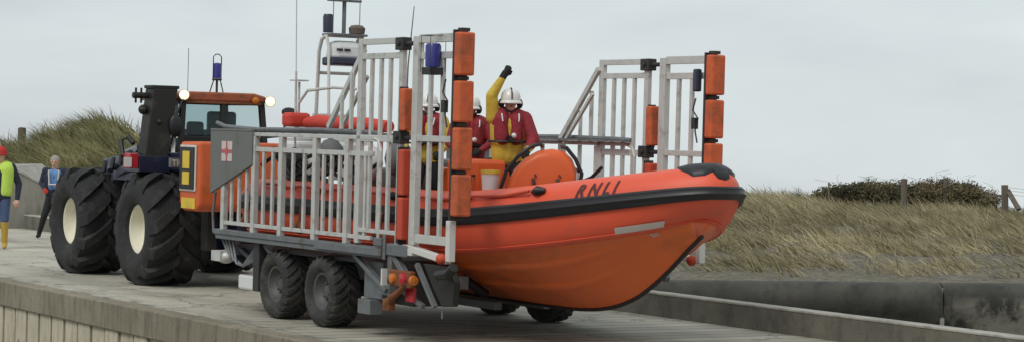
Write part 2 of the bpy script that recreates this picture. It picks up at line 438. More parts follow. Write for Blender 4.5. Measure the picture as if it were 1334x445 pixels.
    def pp(a, d, z): return pc+sdir*a+fdir*d+Vector((0,0,z))
    mb.tube([pp(-.47,.2,1.72),pp(-.50,.22,1.86),pp(-.44,.22,2.06),pp(-.30,.22,2.24),pp(-.14,.22,2.36),pp(-.04,.2,2.385),pp(-.02,.1,2.36)], .024, 8)
    mb.tube([pp(.22,.1,2.36),pp(.27,.2,2.35),pp(.38,.22,2.22),pp(.46,.22,2.05),pp(.44,.22,1.90),pp(.37,.2,1.78)], .024, 8)
    mb.build('grab_rail', 'black_rubber', po, base, smooth=True)
    mb = MB()
    for a in (-.12,.17): mb.tube([pp(a,.285,1.98),pp(a+.01,.31,1.92),pp(a,.30,1.87)], .022, 6); mb.tube([pp(a+.02,.285,2.03),pp(a+.035,.30,2.0)], .012, 6)
    mb.build('latch', 'letter', po, base, smooth=True)
    # aft seat console (orange) next to second crewman
    mb = MB(); mb.b2(.30,1.0,-.80,-.35,1.28,2.18); mb.b2(-.8,.0,-.35,.35,1.28,2.05); co = mb.build('seat_pod', 'pod_orange', bt, base, bevel=.05)
    mb = MB(); mb.tube([(.95,-.85,1.7),(1.0,-.86,1.98),(.9,-.6,2.0),(.82,-.45,1.98)], .018, 6); mb.build('grab_rail', 'black_rubber', co, base, smooth=True)
    mb = MB(); mb.b2(-3.2,-1.6,-.4,.4,1.28,2.0); mb.b2(-2.0,-1.2,-.32,.32,1.28,2.15); mb.build('helm_console', 'plate_grey', bt, base, bevel=.05)
    # black and white kit seen through the bars
    for k in range(7):
        mb = MB(); u = -3.9+.55*k; v = -.82+.15*(k%2)
        mb.ball((u,v,2.0+.07*(k%3)), .22, 12, (1.1,.8,1.1)); mb.build('kit_bag', ['black_cloth','white_plastic','deck_grey'][k%3], bt, base, smooth=True)
    # outboards
    for sd in (-.42,.42):
        mb = MB(); mb.box((-4.55,sd,2.05),(.62,.42,.55)); mb.box((-4.55,sd,2.36),(.5,.36,.1)); eng = mb.build('outboard_engine', 'white_plastic', bt, base, bevel=.09)
        mb = MB(); mb.box((-4.55,sd,1.35),(.24,.16,1.1)); mb.box((-4.6,sd,.82),(.5,.05,.2)); mb.lathe([(.05,-.14),(.07,0),(.04,.2),(.001,.24)],(-4.7,sd,.82),(-1,0,0),12)
        for a in range(3):
            an = 2*PI*a/3; mb.box((-4.86,sd+math.sin(an)*.12,.82+math.cos(an)*.12),(.03,.09,.18),Matrix.Rotation(-an,3,'X'))
        mb.build('engine_leg', 'black_rubber', eng, base, bevel=.01)
    # roll-over gantry with radar dome/ box and mast
    mb = MB()
    for v in (-.33,.24):
        r = [(-4.35,v,1.5),(-4.25,v,2.6),(-4.2,v,3.6),(-4.12,v,3.77),(-3.98,v,3.82)]
        mb.tube(r, .028, 8); mb.tube([(-3.75,v,1.6),(-3.85,v,2.7),(-3.90,v,3.64),(-3.98,v,3.82)], .022, 8)
    for (u,w) in ((-3.98,3.82),(-4.25,3.3),(-4.34,2.7)): mb.tube([(u,-.33,w),(u,.24,w)], .024, 8)
    gan = mb.build('roll_bar', 'white_paint', bt, base, smooth=True)
    mb = MB(); mb.b2(-4.14,-3.84,-.32,.25,3.82,3.85); mb.tube([(-4.0,-.05,3.86),(-4.0,-.05,4.9)], .03, 8); mb.tube([(-4.0,-.22,3.86),(-4.0,-.22,4.75)], .006, 5); mb.tube([(-4.0,.2,3.86),(-4.0,.2,4.75)], .006, 5); mb.box((-4.0,-.05,4.32),(.1,.5,.03)); mb.build('mast', 'galv', gan, base, smooth=True)
    mb = MB(); mb.lathe([(.001,0),(.07,0),(.075,.22),(.06,.26),(.001,.26)],(-4.0,-.30,3.86),(0,0,1),14); mb.build('navigation_lamp', 'navy', gan, base, smooth=True)
    mb = MB(); mb.lathe([(.001,0),(.11,0),(.12,.08),(.08,.12),(.001,.13)],(-4.0,.16,3.86),(0,0,1),14); mb.build('aerial_dome', 'wood_post', gan, base, smooth=True)
    mb = MB(); mb.box((-3.98,-.05,3.60),(.34,.50,.30),taper=.86); pb = mb.build('righting_bag_case', 'white_plastic', gan, base, bevel=.09)
    mb = MB(); mb.box((-3.98,-.05,3.46),(.36,.52,.12)); mb.build('case_band', 'navy', pb, base, bevel=.03)
    mb = MB()
    for q_ in range(2): mb.box((-3.812,-.20+.12*q_,3.62),(.012,.09,.035))
    mb.build('case_mark', 'letter_dark', pb, base, one=True)
    # red rolled cover
    mb = MB(); mb.tube([(-3.75,-.72,2.58),(-3.4,-.72,2.60),(-2.8,-.72,2.58),(-2.0,-.72,2.57),(-1.35,-.72,2.55)], .09, 12, rs=[.07,.1,.095,.1,.08]); mb.tube([(-3.5,-.70,2.6),(-3.5,-.70,1.5)],.03,6); mb.tube([(-1.6,-.70,2.6),(-1.6,-.70,1.5)],.03,6)
    mb.build('rolled_cover', 'bag_red', bt, base, smooth=True)
    mb = MB(); mb.box((-3.92,-.80,2.62),(.28,.34,.20)); mb.build('stowed_bag', 'bag_red', bt, base, bevel=.05)
    # whip aerials and small stern frame
    mb = MB(); mb.tube([(-4.08,-.72,1.7),(-4.12,-.72,3.3)], .018, 6); mb.tube([(-4.12,-.72,3.3),(-4.18,-.72,4.7)], .008, 6); mb.build('whip_aerial', 'alu', bt, base, smooth=True)
    mb = MB(); mb.tube([(-2.6,.2,2.0),(-2.55,.2,3.4),(-2.42,.2,4.2)], .010, 6, rs=[.016,.011,.006]); mb.build('whip_aerial', 'galv', bt, base, smooth=True)
    mb = MB(); mb.tube([(-3.85,-.8,2.4),(-3.85,-.8,2.85),(-3.75,-.72,3.03),(-3.4,-.5,3.08),(-3.1,-.3,3.06)], .022, 8)
    mb.tube([(-3.95,-.75,2.4),(-3.95,-.75,3.15)],.018,6); mb.box((-3.95,-.75,3.17),(.2,.2,.02)); mb.build('stern_frame', 'alu', bt, base, smooth=True)
    # bucket
    mb = MB(); mb.lathe([(.001,0),(.095,0),(.115,.25),(.115,.26)], (1.47,-.86,1.80), (0,0,1), 20); bk = mb.build('line_bucket', 'white_plastic', bt, base, smooth=True)
    mb = MB(); mb.lathe([(.119,.215),(.122,.24),(.12,.262),(.001,.268)], (1.47,-.86,1.80), (0,0,1), 20); mb.build('lid', 'yellow', bk, base, smooth=True)
    # emblem: small flag on the hull below the stripe
    return bt, base, hull
BOAT, BB, HULL = build_boat()
bt_flag = None
def boat_flag():
    mb = MB()
    # quad patches following the hull bottom just below the tube at u ~3.8
    pass

# ------------------------------------------------------------------ launching carriage
CB = (-1.6,0,0)
CR = thing('launching_carriage', 'two-axle boat launching carriage with barred side fences, folding gates and orange foam fenders', 'boat trailer', CB)
def fence_panel(mb, u0, u1, v, z0, z1, nb, post=.09, bar=.045, rail=.05, top=True, th=.05, posts=(1,1)):
    if posts[0]: mb.b2(u0-post/2,u0+post/2,v-th/2-.005,v+th/2+.005,z0-.02,z1)
    if posts[1]: mb.b2(u1-post/2,u1+post/2,v-th/2-.005,v+th/2+.005,z0-.02,z1)
    if top: mb.b2(u0+post/2+.001,u1-post/2-.001,v-th/2,v+th/2,z1-rail-.003,z1-.003)
    mb.b2(u0+post/2+.001,u1-post/2-.001,v-th/2,v+th/2,z0+.03,z0+.03+rail)
    for i in range(nb):
        u = u0+(u1-u0)*(i+1)/(nb+1); mb.b2(u-bar/2,u+bar/2,v-th/2+.004,v+th/2-.004,z0+.03+rail,z1-rail-.003 if top else z1)
def gate_side(v, du, dw, inward):
    # inner tall gate, outer gate with fenders, hinge, lamp ; inward = +1 when the boat is on +v
    off = lambda *a: None
    s = inward
    g1 = MB(); z1 = 3.61+dw; x = lambda u: u+du
    post = .10
    g1.b2(x(-.05),x(.05),v-.03,v+.03,1.12,z1); g1.b2(x(.99),x(1.08),v-.03,v+.03,1.12,z1)
    g1.b2(x(.051),x(.989),v-.028,v+.028,z1-.075,z1-.003); g1.b2(x(.051),x(.989),v-.026,v+.026,z1-.25,z1-.18)
    g1.b2(x(.051),x(.989),v-.026,v+.026,2.36+dw,2.44+dw); g1.b2(x(.051),x(.989),v-.026,v+.026,1.26,1.31)
    for i in range(3):
        u = x(.27+.235*i); g1.b2(u-.027,u+.027,v-.02,v+.02,1.311,2.359+dw); g1.b2(u-.027,u+.027,v-.02,v+.02,2.441+dw,z1-.251)
    g1.bar((x(-.03),v+s*.045,z1-.12),(x(-.95),v+s*.045,2.52+dw),.07,.05,(0,1,0)); g1.bar((x(-.06),v+s*.11,z1-.45),(x(-.74),v+s*.11,2.50+dw),.045,.04,(0,1,0))
    g1.b2(x(-.28),x(-.23),v-.02,v+.02,2.50+dw,3.20+dw); g1.b2(x(-.53),x(-.49),v-.02,v+.02,2.50+dw,2.93+dw)
    go = g1.build('inner_gate', 'alu', CR, CB, bevel=.004)
    h = MB()
    for z in (3.53+dw,2.42+dw):
        h.b2(x(.94),x(1.13),v-.065,v+.065,z-.075,z+.075); h.tube([(x(1.13),v,z),(x(1.28),v,z)],.03,8)
        h.tube([(x(1.04),v-.09,z),(x(1.04),v+.09,z)],.03,8)
    h.build('hinge_block', 'dark_steel', go, CB, bevel=.01)
    # inner fender column
    b = MB(); b.b2(x(1.09),x(1.13),v-s*.02-.05,v-s*.02+.05,2.48+dw,3.02+dw); b.b2(x(1.085),x(1.135),v-.07,v+.05,1.17+dw,2.31+dw); b.build('fender_backing', 'dark_steel', go, CB)
    for (a,bz,m) in ((2.50,3.0,'foam_orange'),(1.74,2.28,'foam_red'),(1.22,1.72,'foam_red')):
        f = MB(); f.b2(x(1.14),x(1.27),v-.10,v+.07,a+dw,bz+dw); f.build('foam_fender', m, go, CB, bevel=.02)
    # outer gate
    g = MB(); g.b2(x(1.34),x(1.47),v-.04,v+.04,1.17,z1); g.b2(x(1.471),x(2.30),v-.035,v+.035,z1-.08,z1-.003+.02); g.b2(x(1.471),x(2.30),v-.026,v+.026,z1-.27,z1-.19)
    g.b2(x(1.471),x(2.30),v-.028,v+.028,2.38+dw,2.45+dw); g.b2(x(1.471),x(2.30),v-.028,v+.028,1.20,1.30)
    for u in (1.72,2.0): g.b2(x(u)-.03,x(u)+.03,v-.02,v+.02,1.301,2.379+dw); g.b2(x(u)-.03,x(u)+.03,v-.02,v+.02,2.451+dw,z1-.271)
    g.b2(x(2.301),x(2.37),v-.04,v+.04,1.50,z1+.02)
    gg = g.build('outer_gate', 'alu', CR, CB, bevel=.004)
    b = MB(); b.b2(x(2.372),x(2.41),v-.10,v+.08,1.50+dw,3.66+dw)
    for z in (3.66,3.11,2.58,2.045): b.b2(x(2.41),x(2.50),v-.06,v+.05,z-.02+dw,z+.02+dw)
    b.build('fender_backing', 'dark_steel', gg, CB)
    for (a,bz,m) in ((3.14,3.63,'foam_orange'),(2.61,3.08,'foam_orange'),(2.07,2.55,'foam_orange'),(1.55,2.02,'foam_orange')):
        f = MB(); f.b2(x(2.415),x(2.56),v-.11,v+.09,a+dw,bz+dw); f.build('foam_fender', m, gg, CB, bevel=.022)
    # lower white bracket and ball
    w = MB(); w.b2(x(2.22),x(2.31),v-.045,v+.045,1.02+dw*.5,1.49); w.bar((x(1.30),v,1.13),(x(2.22),v,1.03+dw*.5),.08,.09,(0,1,0)); w.b2(x(1.22),x(1.45),v-.055,v+.055,1.04,1.165)
    wo = w.build('gate_foot', 'white_paint', gg, CB, bevel=.01)
    q = MB(); q.ball((x(2.17),v-.06,1.05+dw*.5),.066,14); q.build('pivot_ball', 'foam_red', wo, CB, smooth=True)
    # blue warning lamp on a bracket
    if s < 0: l = MB(); l.b2(x(2.16),x(2.26),v-.12,v-.041,3.18+dw,3.46+dw); l.build('blue_lamp','navy',gg,CB,bevel=.02)
    l = MB(); l.lathe([(.001,0),(.09,0),(.092,.24),(.075,.27),(.001,.275)],(x(1.93),v-.10,3.24+dw),(0,0,1),20)
    if s < 0: l = MB(); lo = gg
    else: lo = l.build('blue_lamp', 'blue_lens', gg, CB, smooth=True)
    l = MB(); l.b2(x(1.83),x(2.03),v-.19,v-.02,3.15+dw,3.235+dw)
    for a,b_ in ((1.82,-.2),(1.82,0),(2.04,-.2),(2.04,0)): l.tube([(x(a),v+b_-.0,3.18+dw),(x(a),v+b_,3.60+dw)],.004,5)
    l.tube([(x(1.82),v-.2,3.60+dw),(x(2.04),v-.2,3.60+dw),(x(2.04),v,3.60+dw),(x(1.82),v,3.60+dw),(x(1.82),v-.2,3.60+dw)],.004,5)
    if s > 0: l.build('lamp_cage', 'dark_steel', lo, CB)
    # loose cable
    l = MB(); l.tube([(x(2.15),v-.05,3.1+dw),(x(2.12),v-.07,2.95+dw),(x(2.22),v-.06,2.85+dw),(x(2.15),v-.05,2.7+dw),(x(2.2),v-.05,2.55+dw)],.010,6); l.b2(x(2.12),x(2.2),v-.09,v-.04,2.72+dw,2.86+dw); l.build('cable', 'dark_steel', gg, CB)
gate_side(-1.85, 0, 0, 1)
gate_side(1.85, -.23, -.10, -1)
# side fences + walkways
for v, s, vis in ((-1.85,1,1),(1.85,-1,0)):
    f = MB()
    ps = [-3.94,-2.98,-2.16,-1.18,-.30]
    for i, p in enumerate(ps): f.b2(p-.05,p+.05,v-.035,v+.035,1.10,2.38)
    for a, b, nb in ((ps[0],ps[1],3),(ps[1],ps[2],2),(ps[2],ps[3],2),(ps[3],ps[4],3),(ps[4],.40,2)):
        a0, b0 = a+.051, b-.051
        zt_ = 2.18 if s > 0 else 2.381
        if s > 0: f.b2(a0,b0,v-.022,v+.022,2.18,2.24)
        f.b2(a0,b0,v-.022,v+.022,1.17,1.22)
        for k in range(nb if s > 0 else 1):
            u = a+(b-a)*(k+1)/((nb if s > 0 else 1)+1); f.b2(u-.028,u+.028,v-.018,v+.018,1.221,zt_-.001)
    f.b2(-4.1,.52,v-.03,v+.03,2.382,2.43)
    f.tube([(.42,v-.02,2.40),(.52,v-.02,2.37),(.58,v-.02,2.25),(.58,v-.02,1.5),(.56,v-.02,1.12)],.022,8)
    fo = f.build('side_fence', 'alu', CR, CB, bevel=.004)
    ww = .42 if s > 0 else .16
    w = MB(); w.b2(-4.2,.5,min(v+s*.04,v+s*ww),max(v+s*.04,v+s*ww),2.432,2.465)
    for i in range(9 if s > 0 else 0): w.b2(-4.2+i*.55,-4.16+i*.55,min(v+s*.04,v+s*.42),max(v+s*.04,v+s*.42),2.38,2.424)
    w.tube([(-4.3,v+s*.03,2.55),(-4.0,v+s*.02,2.50),(-3,v+s*.02,2.47),(-1.2,v+s*.02,2.485),(.2,v+s*.02,2.47),(.5,v+s*.02,2.46)],.03,8)
    w.build('walkway', 'galv', CR, CB)
    # hoses / ropes tied along the fence
    h = MB()
    for k in range(3):
        z = 2.02-.2*k; ph = k*1.7
        h.tube([(-3.6+.25*i+ (k%3)*.2, v+s*(.12+.03*math.sin(i+ph)), z+.09*math.sin(i*1.1+ph)) for i in range(10)], .014, 6)
    if s < 0: h.build('hose_bundle', 'dark_steel', CR, CB, smooth=True)
    h = MB()
    for k in range(4):
        h.tube([(-3.2+.3*i+k*.3, v+s*(.2+.04*math.sin(i*2+k)), 2.0+.16*math.sin(i*.9+k*2)) for i in range(9)], .026, 6)
    h.build('hose_bundle', 'black_rubber', CR, CB, smooth=True)
    # chassis side rail
    c = MB(); c.b2(-4.15,.80,v-.07,v+.07,1.035,1.10); c.b2(-4.1,.76,v-.05,v+.09,.97,1.033); c.b2(-1.0,.78,v-.10,v-.072,1.0,1.09)
    c.build('side_rail', 'galv', CR, CB, bevel=.006)
    st = MB()
    for a, b in (((-2.9,v+s*.12,.97),(-2.2,v+s*.12,.62)),((-.15,v+s*.05,.97),(.70,v+s*.05,.58)),((-4.0,v+s*.15,.95),(-3.3,v+s*.3,.6))):
        st.bar(a,b,.06,.08,(0,1,0))
    lg = MB(); lg.b2(-3.02,-2.84,v+s*.1-.08,v+s*.1+.08,.32,.965); lg.build('landing_leg','dark_steel',CR,CB,bevel=.01)
    st.b2(-.05,.42,v+s*.2-.07,v+s*.2+.07,.45,.90); st.b2(.42,.72,v+s*.12-.06,v+s*.12+.06,.52,.66)
    st.b2(-.02,.3,v+s*.12-.09,v+s*.12+.09,.26,.44)
    st.build('axle_mount', 'galv', CR, CB, bevel=.01)
    tr_ = MB(); tr_.b2(-4.0,1.0,min(v+s*.15,v+s*.80),max(v+s*.15,v+s*.80),.86,.90); tr_.b2(-3.6,-3.2,min(v+s*.3,v+s*.7),max(v+s*.3,v+s*.7),.5,.859); tr_.b2(.35,.9,min(v+s*.3,v+s*.7),max(v+s*.3,v+s*.7),.40,.859); tr_.build('shade_panel','dark_steel',CR,CB)  # dark panel and boxes added to deepen the shade under the carriage
    # corner brackets at the gate root
    bq = MB(); bq.b2(.78,1.36,v-.07,v+.07,1.02,1.16); bq.b2(.80,.86,v-.09,v-.07,.96,1.26); bq.b2(.60,.80,v-.11,v-.072,1.12,1.22); bq.bar((.95,v,1.02),(1.35,v,.72),.08,.08,(0,1,0)); bq.b2(.86,.96,v-.05,v+.05,.75,1.02)
    bq.build('gate_bracket', 'galv', CR, CB, bevel=.01)
    bq = MB(); bq.b2(.84,.875,v-.12,v-.05,.66,.86); bq.build('marker_plate', 'white_paint', CR, CB)
    if s < 0: continue
    # lamps
    lm = MB(); lm.b2(.93,1.45,v-.06,v+.02,.66,.86); lp = lm.build('lamp_board', 'rust', CR, CB, bevel=.02)
    lm = MB(); lm.lathe([(.001,0),(.062,0),(.055,.035),(.001,.045)],(1.04,v-.06,.755),(0,-1,0),18); lm.lathe([(.001,0),(.062,0),(.055,.035),(.001,.045)],(1.47,v-.03,.755),(1,0,0),18); lm.build('amber_lamp', 'amber', lp, CB, smooth=True)
    lm = MB(); lm.lathe([(.001,0),(.075,0),(.065,.035),(.001,.045)],(1.30,v-.06,.765),(0,-1,0),18); lm.build('red_lamp', 'red_lens', lp, CB, smooth=True)
    # rusty hook / foot, dark dropped plate and red panel
    r = MB(); r.tube([(1.36,v-.06,.72),(1.12,v-.02,.60),(.95,v-.02,.52),(.84,v-.02,.42)],.05,8,rs=[.03,.04,.05,.07]); r.b2(.78,.93,v-.06,v+.04,.36,.50); r.build('lashing_hook', 'rust', CR, CB, smooth=True, bevel=.01)
    r = MB(); r.prism([(1.70,.97),(2.30,.96),(2.44,.80),(2.40,.52),(2.16,.50),(1.98,.66)],1,v-.03,v+.05); r.tube([(2.2,v-.12,.86),(2.5,v-.15,.90),(2.62,v-.15,.98)],.06,8); r.build('mud_flap', 'mast_black', CR, CB, bevel=.01)
    r = MB(); r.b2(1.16,1.36,v+s*.06-.02,v+s*.06+.02,.49,.66); r.build('rear_reflector', 'red_lens', CR, CB, bevel=.005)
    r = MB(); r.bar((1.5,v,.95),(1.95,v,.48),.05,.05,(0,1,0)); r.bar((1.0,v+s*.1,.6),(1.5,v+s*.1,.45),.05,.05,(0,1,0)); r.tube([(2.12,v,.45),(2.12,v,.36)],.012,6); r.build('link_bar', 'galv', CR, CB)
# grey end plate with flag emblem
for v in (-1.88,1.88):
    p = MB(); p.prism([(-4.33,2.44),(-2.98,2.44),(-2.98,2.00),(-4.30,1.58)][::-1],1,v-.025,v+.02); p.b2(-4.33,-3.0,v-.03,v+.03,2.441,2.47); pl = p.build('end_plate', 'plate_grey', CR, CB, bevel=.006)
    if v < 0:
        for (a,b,c,d,m) in ((-3.94,-3.60,2.03,2.30,'decal_white'),):
            q = MB(); q.b2(a,b,v-.031,v-.026,c,d); e = q.build('flag_emblem', m, pl, CB)
        q = MB(); q.b2(-3.79,-3.75,v-.035,v-.0315,2.03,2.30); q.b2(-3.94,-3.801,v-.035,v-.0315,2.14,2.19); q.b2(-3.739,-3.60,v-.035,v-.0315,2.14,2.19); q.b2(-3.81,-3.73,v-.0385,v-.0355,2.12,2.21); q.build('emblem_cross', 'decal_red', e, CB, one=True)
# rear frame between sides (under the boat), axles, cradle
c = MB()
for u in (-4.0,-2.6,-1.0,.6): c.b2(u-.06,u+.06,-1.74,1.74,.90,1.0) if u in (-4.0,) else c.b2(u-.06,u+.06,-1.74,-1.0,.93,1.0)
for u in (-2.6,-1.0,.6): c.b2(u-.06,u+.06,1.0,1.74,.93,1.0)
for s in (-1,1): c.b2(-4.0,1.2,s*1.02-.06,s*1.02+.06,.62,.78); c.b2(-4.3,.9,s*.35-.05,s*.35+.05,.34,.44)
c.b2(-4.2,-4.06,-1.7,1.7,.86,.98); c.b2(-6.2,-4.2,.15,.3,.55,.7); c.b2(-6.2,-4.2,.55,.7,.55,.7)
c.build('chassis', 'galv', CR, CB, bevel=.01)
c = MB()
for u in (-1.04,-2.38): c.tube([(u,-1.5,.44),(u,1.5,.44)],.06,10)
c.build('axle', 'dark_steel', CR, CB, smooth=True)
c = MB()
for u in (-3.5,-2,-.6,.7):
    for s in (-1,1): c.tube([(u,s*.42,.52),(u,s*.75,.72)],.06,10)
c.build('cradle_roller', 'black_rubber', CR, CB, smooth=True)
for u in (-1.04,-2.38):
    for v, fc in ((-1.64,-1),(1.64,1)):
        wheel(CR, CB, (u,v,.455), .445, .42, .24, 22, .020, 'rim_grey', 'tyre_small', fc, sweep=.40, lw=.030)
# orange float valves seen low behind the bars
c = MB()
for u in (-3.55,-1.9,.25):
    c.ball((u,-1.70,1.22),.09,12,(1.3,.8,1)); c.tube([(u,-1.7,1.25),(u+.05,-1.7,1.5)],.03,8)
c.build('tie_down', 'rust', CR, CB, smooth=True)
c = MB(); c.ball((-4.0,-1.78,.72),.12,14,(1.3,1,.8)); c.tube([(-4.0,-1.78,.8),(-3.95,-1.78,.97)],.02,6); c.b2(-4.22,-3.92,-1.90,-1.66,.66,.80); c.build('buoy_light', 'alu', CR, CB, smooth=True)
c = MB(); c.b2(-3.72,-3.12,-1.72,-1.45,.30,.50); c.build('ballast_box', 'white_plastic', CR, CB, bevel=.03)
c = MB()
for k in range(4): c.tube([(-4.1+.12*k,-1.8,.98),(-3.9+.1*k,-1.8,.80-.05*k),(-3.5,-1.75,.62),(-3.1,-1.72,.75+.06*k)],.02,6)
c.tube([(-4.35,-1.8,1.6),(-4.42,-1.8,1.3),(-4.38,-1.8,1.05),(-4.2,-1.8,1.0)],.02,6)
c.build('brake_pipe', 'galv', CR, CB, smooth=True)

# ------------------------------------------------------------------ tractor
TB = (-10.2,.3,0)
TR = thing('launch_tractor', 'navy and orange launch tractor with huge tyres, black hoist mast and lit lamps', 'tractor', TB)
for u in (-8.76,-11.68):
    wheel(TR, TB, (u,-.76,.875), .835, .94, .385, 12, .082, 'rim_cream', 'tyre', -1, sweep=.50, lw=.088)
    wheel(TR, TB, (u,1.68,.875), .835, .94, .385, 12, .082, 'rim_cream', 'tyre', 1, sweep=.50, lw=.088)
b = MB(); b.b2(-12.7,-7.2,-.12,1.08,.55,1.35); b.b2(-12.9,-9.4,-.05,1.0,1.351,1.80); b.b2(-9.4,-7.3,-.35,1.15,1.30,2.02); b.prism([(-12.9,1.45),(-12.9,1.85),(-12.3,2.0),(-9.9,2.12),(-9.9,1.45)],1,0,.95); b.b2(-9.35,-7.9,-.62,-.36,1.78,2.08)
b.build('body', 'navy', TR, TB, bevel=.04)
b = MB(); b.tube([(-8.76,-.3,.875),(-8.76,1.3,.875)],.16,16); b.tube([(-11.68,-.3,.875),(-11.68,1.3,.875)],.15,16); b.build('axle', 'dark_steel', TR, TB, smooth=True)
# orange rear counter body with louvre panel
b = MB(); b.prism([(-7.62,1.62),(-7.62,2.26),(-6.88,2.27),(-6.86,1.60),(-6.88,1.30),(-7.0,1.22),(-7.48,1.22),(-7.62,1.34)],1,-.93,1.2); ob = b.build('rear_housing', 'tractor_orange', TR, TB, bevel=.045)
b = MB(); b.b2(-7.57,-6.98,-.955,-.932,1.52,2.21); pn = b.build('grille_surround', 'white_paint', ob, TB, bevel=.03)
b = MB(); b.b2(-7.54,-7.01,-.972,-.957,1.55,2.18); gp = b.build('grille', 'black_rubber', pn, TB, bevel=.02)
b = MB(); b.b2(-7.40,-7.15,-.985,-.974,1.86,2.12); b.b2(-7.40,-7.15,-.985,-.974,1.62,1.81); b.build('warning_sticker', 'yellow', gp, TB)
b = MB(); b.b2(-7.50,-7.0,-.945,-.933,1.26,1.42); b.build('yellow_stripe', 'yellow', ob, TB)
b = MB(); b.b2(-6.857,-6.845,-.72,-.64,2.12,2.18); b.build('latch', 'black_rubber', ob, TB)
# cab
def cabbox():
    uE, uF = -8.75, -10.35; y0, y1 = -.38, .98; zb, zt = 2.0, 2.92
    fr = MB(); p = .055
    def lean(y, z): return y + (y-.3)*(.10*(zt-z))   # wider at the bottom
    cor = [(uE,y0),(uE,y1),(uF,y1),(uF,y0)]
    for (u,y) in cor:
        fr.bar((u+(-.0 if u==uE else .05),lean(y,zb),zb),(u+(-.08 if u==uE else .12),y,zt),.09,.09,(1,0,0))
    fr.bar((uE-.01,.30,zb),(uE-.08,.30,zt),.07,.08,(1,0,0))
    fr.bar((uE-.02,y0-.05,2.32),(uE-.02,y1+.05,2.32),.05,.05); fr.bar((uE-.08,y0,zt-.03),(uE-.08,y1,zt-.03),.07,.07)
    fr.bar((uF+.1,y0,zt-.03),(uF+.1,y1,zt-.03),.06,.06); fr.bar((uE,y0,zt-.03),(uF,y0,zt-.03),.06,.06); fr.bar((uE,y1,zt-.03),(uF,y1,zt-.03),.06,.06)
    fr.bar((-9.5,lean(y0,zb),zb),(-9.5,y0,zt),.06,.06,(1,0,0)); fr.b2(uF,uE,y0-.07,y1+.07,1.98,2.30)
    fr.b2(uF+.1,uE-.1,.2,.7,2.3,2.45)
    cab = fr.build('cab', 'mast_black', TR, TB, bevel=.01)
    for (a,c_) in ((y0+.06,.25),(.35,y1-.06)):
        g = MB(); g.add([(uE-.03,lean(a,2.36),2.36),(uE-.03,lean(c_,2.36),2.36),(uE-.085,c_,2.87),(uE-.085,a,2.87)],[(0,1,2,3)]); g.build('window', 'glass', cab, TB)
    g = MB(); g.add([(uE-.1,lean(y0,2.33)+.01,2.33),(uF+.1,lean(y0,2.33)+.01,2.33),(uF+.1,y0+.01,2.87),(uE-.1,y0+.01,2.87)],[(0,1,2,3)]); g.build('window', 'glass', cab, TB)
    g = MB(); g.add([(uF+.06,y0+.04,2.33),(uF+.06,y1-.04,2.33),(uF+.1,y1-.04,2.87),(uF+.1,y0+.04,2.87)],[(0,1,2,3)]); g.build('window', 'glass', cab, TB)
    r = MB(); r.prism([(-.47,2.90),(-.45,3.0),(-.25,3.05),(.85,3.05),(1.05,3.0),(1.07,2.90)],0,-10.4,-8.78); ro = r.build('roof', 'roof_paint', cab, TB, bevel=.03)
    r = MB(); r.b2(-9.1,-8.765,-.40,1.0,2.86,2.899); r.build('visor', 'rust', ro, TB, bevel=.01)
    # operator seat silhouette
    s = MB(); s.box((-9.4,.55,2.45),(.14,.5,.6)); s.box((-9.2,.0,2.40),(.1,.3,.35)); s.build('seat', 'black_rubber', cab, TB, bevel=.05)
    return cab
cab = cabbox()
for y, z in ((-.42,2.99),(1.08,2.93)):
    l = MB(); l.lathe([(.001,-.1),(.06,-.09),(.085,0),(.085,.02)],(-8.70,y,z),(1,-.35,0),22); lo = l.build('work_lamp', 'dark_steel', cab, TB, smooth=True)
    l = MB(); l.lathe([(.079,.0),(.07,.026),(.001,.04)],(-8.695,y,z),(1,-.35,0),22); l.build('lamp_glass', 'lamp_on', lo, TB, smooth=True)
l = MB(); l.lathe([(.001,-.05),(.045,-.04),(.06,0)],(-8.70,.82,2.94),(1,-.3,0),16); l.lathe([(.056,.0),(.001,.02)],(-8.698,.82,2.94),(1,-.3,0),16); l.build('work_lamp', 'amber', cab, TB, smooth=True)
# beacon
l = MB(); l.tube([(-8.95,.25,3.05),(-8.95,.25,3.24)],.02,8); l.tube([(-9.02,.16,3.05),(-8.97,.2,3.24)],.01,6); l.tube([(-8.9,.34,3.05),(-8.93,.3,3.24)],.01,6); l.lathe([(.001,0),(.075,0),(.08,.03),(.001,.031)],(-8.95,.25,3.24),(0,0,1),16); l.tube([(-8.95,.18,3.27),(-8.95,.18,3.62),(-8.95,.22,3.66),(-8.95,.28,3.66),(-8.95,.32,3.62),(-8.95,.32,3.27)],.009,6)
bs = l.build('beacon_stand', 'dark_steel', cab, TB, smooth=True)
l = MB(); l.lathe([(.066,.0),(.066,.19),(.055,.24),(.001,.25)],(-8.95,.25,3.275),(0,0,1),18); l.build('blue_lamp', 'blue_lens', bs, TB, smooth=True)
l = MB(); l.tube([(-9.3,-.1,3.05),(-9.3,-.1,3.75)],.005,5); l.build('aerial', 'dark_steel', cab, TB)
# mirrors
l = MB(); l.tube([(-8.8,1.05,2.35),(-8.7,1.32,2.38),(-8.68,1.36,2.66)],.022,6); l.ball((-8.66,1.44,2.74),.16,14,(.35,1.1,.62),Matrix.Rotation(-.25,3,'X')); l.build('mirror', 'black_rubber', cab, TB, smooth=True)
l = MB(); l.tube([(-8.7,-.42,2.95),(-8.72,-.56,2.6),(-8.74,-.60,2.2)],.02,6); l.ball((-8.68,-.56,2.50),.15,14,(.35,.75,1.25)); l.build('mirror', 'black_rubber', cab, TB, smooth=True)
l = MB(); l.ball((-8.95,-.70,2.78),.15,14,(.3,.62,1.1)); l.tube([(-8.95,-.70,2.6),(-8.9,-.5,2.9)],.015,6); l.build('mirror', 'galv', cab, TB, smooth=True)
l = MB(); l.bar((-8.72,-.58,1.98),(-8.95,-.44,2.88),.06,.05); l.build('handrail', 'alu', cab, TB)
